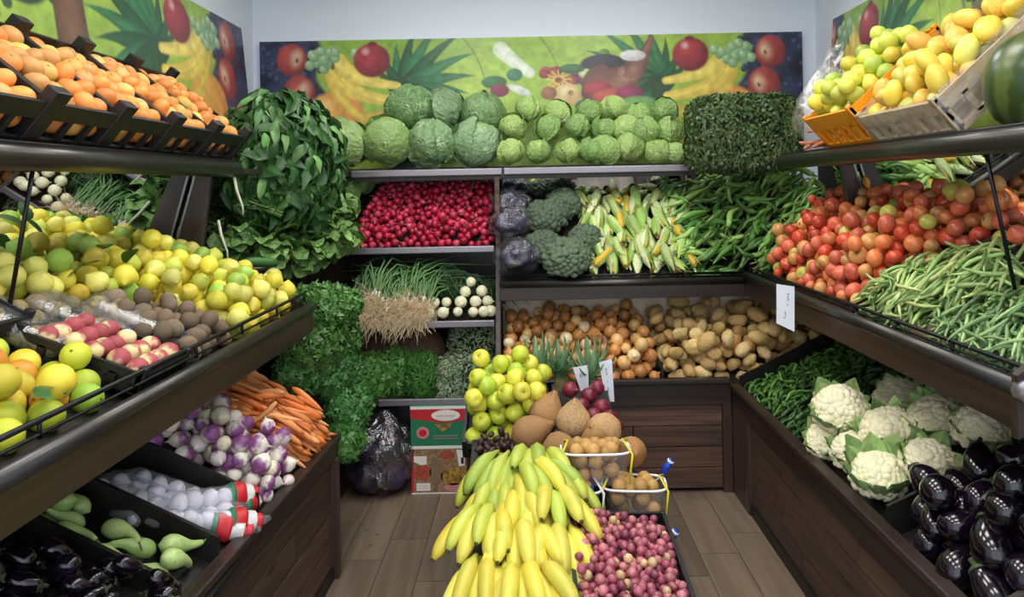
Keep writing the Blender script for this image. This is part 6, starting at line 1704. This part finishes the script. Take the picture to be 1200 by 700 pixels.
# ---- pineapples behind, red onions, price cards
m_pine = produce_mat('pineapple_skin', hx('#5d5a2c'), 14, .4, .65, .8, .6, .8, 45)
pbody = turned('body', m_pine, [(.01, -1.0), (.4, -.98), (.62, -.8), (.72, -.3), (.72, .3), (.60, .78), (.38, .97), (.01, 1.0)], 18)
m_pl = produce_mat('pineapple_leaf', hx('#a5bf9c'), 8, .4, .7, .5, .5, .2, 30, var=.2)
def spike(seed):
    vs = []; fs = []
    for i in range(7):
        t = i / 6; w = .095 * (1 - t ** 1.6) + .004
        vs += [(t * (1 - .15 * t), -w, .22 * t * t + .05), (t * (1 - .15 * t), 0, .22 * t * t), (t * (1 - .15 * t), w, .22 * t * t + .05)]
    for i in range(6):
        a = i * 3; fs += [(a, a + 1, a + 4, a + 3), (a + 1, a + 2, a + 5, a + 4)]
    return MB().add(vs, fs).mesh('leaf', m_pl, smooth=True, recalc=False)
spk = spike(0)
for k, (px, D, lab) in enumerate(((631, 3.50, 'pineapple behind the apples with spiky green crown'), (657, 3.54, 'pineapple in the middle of the three'), (692, 3.44, 'pineapple standing by the two white price cards'))):
    x = U(px, 440, D).x
    t = thing('pineapple', lab, 'pineapple', (x, D, .50), 'pineapples behind the apples')
    inst('body', pbody, t, (0, 0, .10), sc=(.088, .088, .10), color=hx('#6e6a38'))
    cr = inst('crown', MB().lathe([(.01, -.01), (.03, 0), (.026, .03), (.012, .06), (.01, .07)], 8).mesh('crown', m_pl), t, (0, 0, .195), color=hx('#5f8a60'))
    for i in range(30):
        f = i / 30; a = i * 2.4; e = .1 + 1.2 * f ** 1.3
        m = frame(Vector((math.cos(a) * .018, math.sin(a) * .018, .01 + .03 * f)), Vector((math.cos(a) * math.cos(e), math.sin(a) * math.cos(e), math.sin(e))), Vector((-math.cos(a) * math.sin(e), -math.sin(a) * math.sin(e), math.cos(e)))) @ Matrix.Scale((.12 + .07 * f) * (1.0 if k != 1 else .85), 4)
        inst('leaf', spk, cr, M=m, color=jit(hx('#86ad7a'), .18))
m_ro = produce_mat('red_onion_skin', hx('#8a3a4a'), 4, .45, .75, .6, .3, .1, 40, var=.12)
rom = ('red_onion', turned('red_onion', m_ro, opf, 14), [])
for k, (px, py, D, r) in enumerate(((668, 457, 3.22, .034), (690, 464, 3.18, .034), (700, 455, 3.26, .033), (705, 478, 3.12, .036), (714, 490, 3.06, .034), (682, 476, 3.14, .033), (722, 500, 3.0, .032), (696, 488, 3.04, .033))):
    spawn(rom, f'dark red onion between the pineapples and the coconuts, {nth(k + 1)} from the apples', 'onion', 'red onions on the stand', U(px, py, D), any_rot(), r, jit(hx('#7a2438'), .1))
t = thing('display_board', 'sloping dark board under the coconuts and red onions', 'board', (.15, 3.0, .5))
MB().prism([(-.02, 2.72, .50), (.33, 2.72, .50), (.33, 3.36, .66), (.10, 3.36, .66), (.10, 3.3, .645), (-.02, 2.98, .56)], (0, 0, .012)).build('panel', M['black_board'], t)

def price_card(lab, corners, marks):
    a, b, c, d = [Vector(q) for q in corners]; ctr = (a + b + c + d) / 4
    nrm = (b - a).cross(d - a).normalized()
    if nrm.y > 0: nrm = -nrm
    t = thing('price_card', lab, 'sign', ctr, 'white price cards')
    MB().prism([a, b, c, d], -nrm * .002).build('card', M['card'], t)
    mb = MB()
    for u, v, pts in marks:
        path = [a.lerp(b, u + x).lerp(d.lerp(c, u + x), v + y) + nrm * .0012 for x, y in pts]
        mb.tube(path, .0011, 4)
    mb.build('handwriting', M['ink'], t)
one = [(0, .04), (.03, 0), (.03, .12)]; sq1 = [(0, 0), (.12, -.02), (.1, .05), (.02, .07), (.14, .12), (.03, .15)]; dash = [(0, 0), (.1, -.005)]
price_card('white price card hanging from the tomato shelf edge', [U(910, 333, 2.98), U(931, 336, 2.98), U(931, 389, 2.98), U(910, 379, 2.98)], [(.55, .2, sq1), (.55, .45, dash), (.45, .62, one), (.38, .78, dash)])
price_card('white price card leaning behind the pineapple crown', [U(671, 431, 3.38), U(689, 428, 3.38), U(690, 456, 3.38), U(681, 460, 3.38)], [(.3, .3, sq1)])
price_card('white price card standing by the pineapple crown and onion bin', [U(702, 425, 3.36), U(717, 421, 3.36), U(720, 471, 3.36), U(710, 471, 3.36)], [(.4, .2, sq1), (.45, .5, dash), (.4, .65, one)])

# ---- two printed boxes on the floor
bx = U(515, 525, 3.95)
def printed_box(lab, x0, x1, y0, y1, z0, z1, body):
    t = thing('cardboard_box', lab, 'box', ((x0 + x1) / 2, (y0 + y1) / 2, z0), 'printed boxes stacked on the floor')
    MB().box(x0, x1, y0, y1, z0, z1).build('body', body, t, bevel=.003); return t
X0, X1, Y0 = U(482, 550, 3.95).x, U(547, 550, 3.95).x, 3.95
zt1, zm1 = U(515, 476, 3.95).z, U(515, 526, 3.95).z
w = X1 - X0; h = zt1 - zm1
def fx(u): return X0 + w * u
def flat(t, name, pts, z0, hh, mat, dy, lab=None):
    return MB().prism([(fx(u), Y0 - dy, z0 + hh * (1 - v)) for u, v in pts], (0, -.0008, 0)).build(name, mat, t, label=lab)
def disc(cu, cv, ru, rv, n=22): return [(cu + ru * math.cos(2 * PI * i / n), cv + rv * math.sin(2 * PI * i / n)) for i in range(n)]
t = printed_box('green and red printed cardboard box with a white oval, on top', X0, X1, Y0, Y0 + .24, zm1 + .004, zt1, M['green_print'])
flat(t, 'print', [(.0, .06), (1, .06), (1, .34), (.55, .40), (.30, .34), (0, .28)], zm1, h, M['red_print'], .0005, 'red band')
flat(t, 'print', [(0, 0), (1, 0), (1, .07), (0, .07)], zm1, h, M['white_print'], .0013, 'pale top edge')
flat(t, 'print', [(0, .93), (1, .93), (1, 1), (0, 1)], zm1, h, M['white_print'], .0013, 'white bottom edge')
flat(t, 'print', disc(.64, .22, .26, .13), zm1, h, M['white_print'], .0015, 'white oval')
flat(t, 'print', disc(.22, .62, .115, .14), zm1, h, M['pink_print'], .0015, 'pink seal')
flat(t, 'print', disc(.22, .62, .07, .085), zm1, h, M['red_print'], .0025, 'red centre of the seal')
flat(t, 'print', [(.44, .42), (.60, .44), (.76, .38), (.72, .48), (.58, .60), (.50, .50)], zm1, h, M['gold_print'], .0025, 'gold pastry picture')
mb = MB()
for (u0, u1, v) in ((.47, .81, .23),):
    pth = [(fx(u0 + (u1 - u0) * i / 22), Y0 - .0032, zm1 + h * (1 - v - .022 * math.sin(i * 2.1) - .01 * math.sin(i * 5))) for i in range(23)]; mb.tube(pth, .0012, 4)
mb.build('lettering', M['red_print'], t, label='small red script in the oval')
mb = MB()
for v in (.70, .76):
    mb.box(fx(.42), fx(.86), Y0 - .0016, Y0 - .0004, zm1 + h * (1 - v) - .0012, zm1 + h * (1 - v) + .0012)
mb.build('lettering', M['pink_print'], t, label='faint lines of small print')
zb1 = 0.0; h2 = zm1 - zb1
t = printed_box('brown box printed with food photographs, standing on the floor', X0, X1, Y0, Y0 + .24, 0, zm1, M['food_print'])
for pts, mat, lab, dy in ([(.0, .0), (.04, 0), (.04, 1), (.0, 1)], M['red_print'], 'red edge stripe', .0008), ([(.0, .97), (1, .97), (1, 1), (.0, 1)], M['white_print'], 'white bottom edge', .0012), \
        ([(.05, .16), (.28, .16), (.28, .34), (.18, .36), (.05, .28)], M['white_print'], 'white patch', .0012), ([(.09, .76), (.34, .76), (.34, .93), (.09, .93)], M['white_print'], 'white label', .0012), \
        ([(.82, .02), (.98, .05), (.96, .38), (.86, .40)], M['white_print'], 'white corner patch', .0012), ([(.90, .2), (.95, .2), (.95, .34), (.90, .34)], M['black_board'], 'dark mark', .0022):
    flat(t, 'print', pts, zb1, h2, mat, dy, lab)
for cu, cv, ru, rv, mat, lab in ((.20, .52, .16, .16, 'redfood_print', 'picture of red sauce'), (.75, .62, .22, .2, 'gold_print', 'picture of golden pastry'), (.78, .86, .2, .09, 'pink_print', 'pink patch'), (.66, .14, .13, .1, 'redfood_print', 'picture of red filling'), (.45, .5, .12, .3, 'kraft', 'picture of browned crust')):
    flat(t, 'print', disc(cu, cv, ru, rv), zb1, h2, M[mat], .0010, lab)
mb = MB()
for v in (.81, .86): mb.box(fx(.13), fx(.30), Y0 - .0024, Y0 - .0012, zb1 + h2 * (1 - v) - .001, zb1 + h2 * (1 - v) + .001)
mb.build('lettering', M['pink_print'], t, label='faint small print')

# ---- scraps of leaf dropped on the floor tiles
for k, (px, py, s) in enumerate(((428, 622, .035), (442, 628, .03), (436, 640, .025))):
    d = U(px, py, 1.0); D = EYE / (EYE - d.z)
    o = inst('leaf_scrap', citrus_leaf, None, U(px, py, D) + Vector((0, 0, .006)), (.2, .05, 1.3 * k + .4), s / .085, jit(hx('#5f8a45'), .1))
    tag(o, f'small torn green leaf scrap on the floor by the carrot bin, {("nearest the bag", "middle one", "smallest")[k]}', 'leaf', 'leaf scraps on the floor')
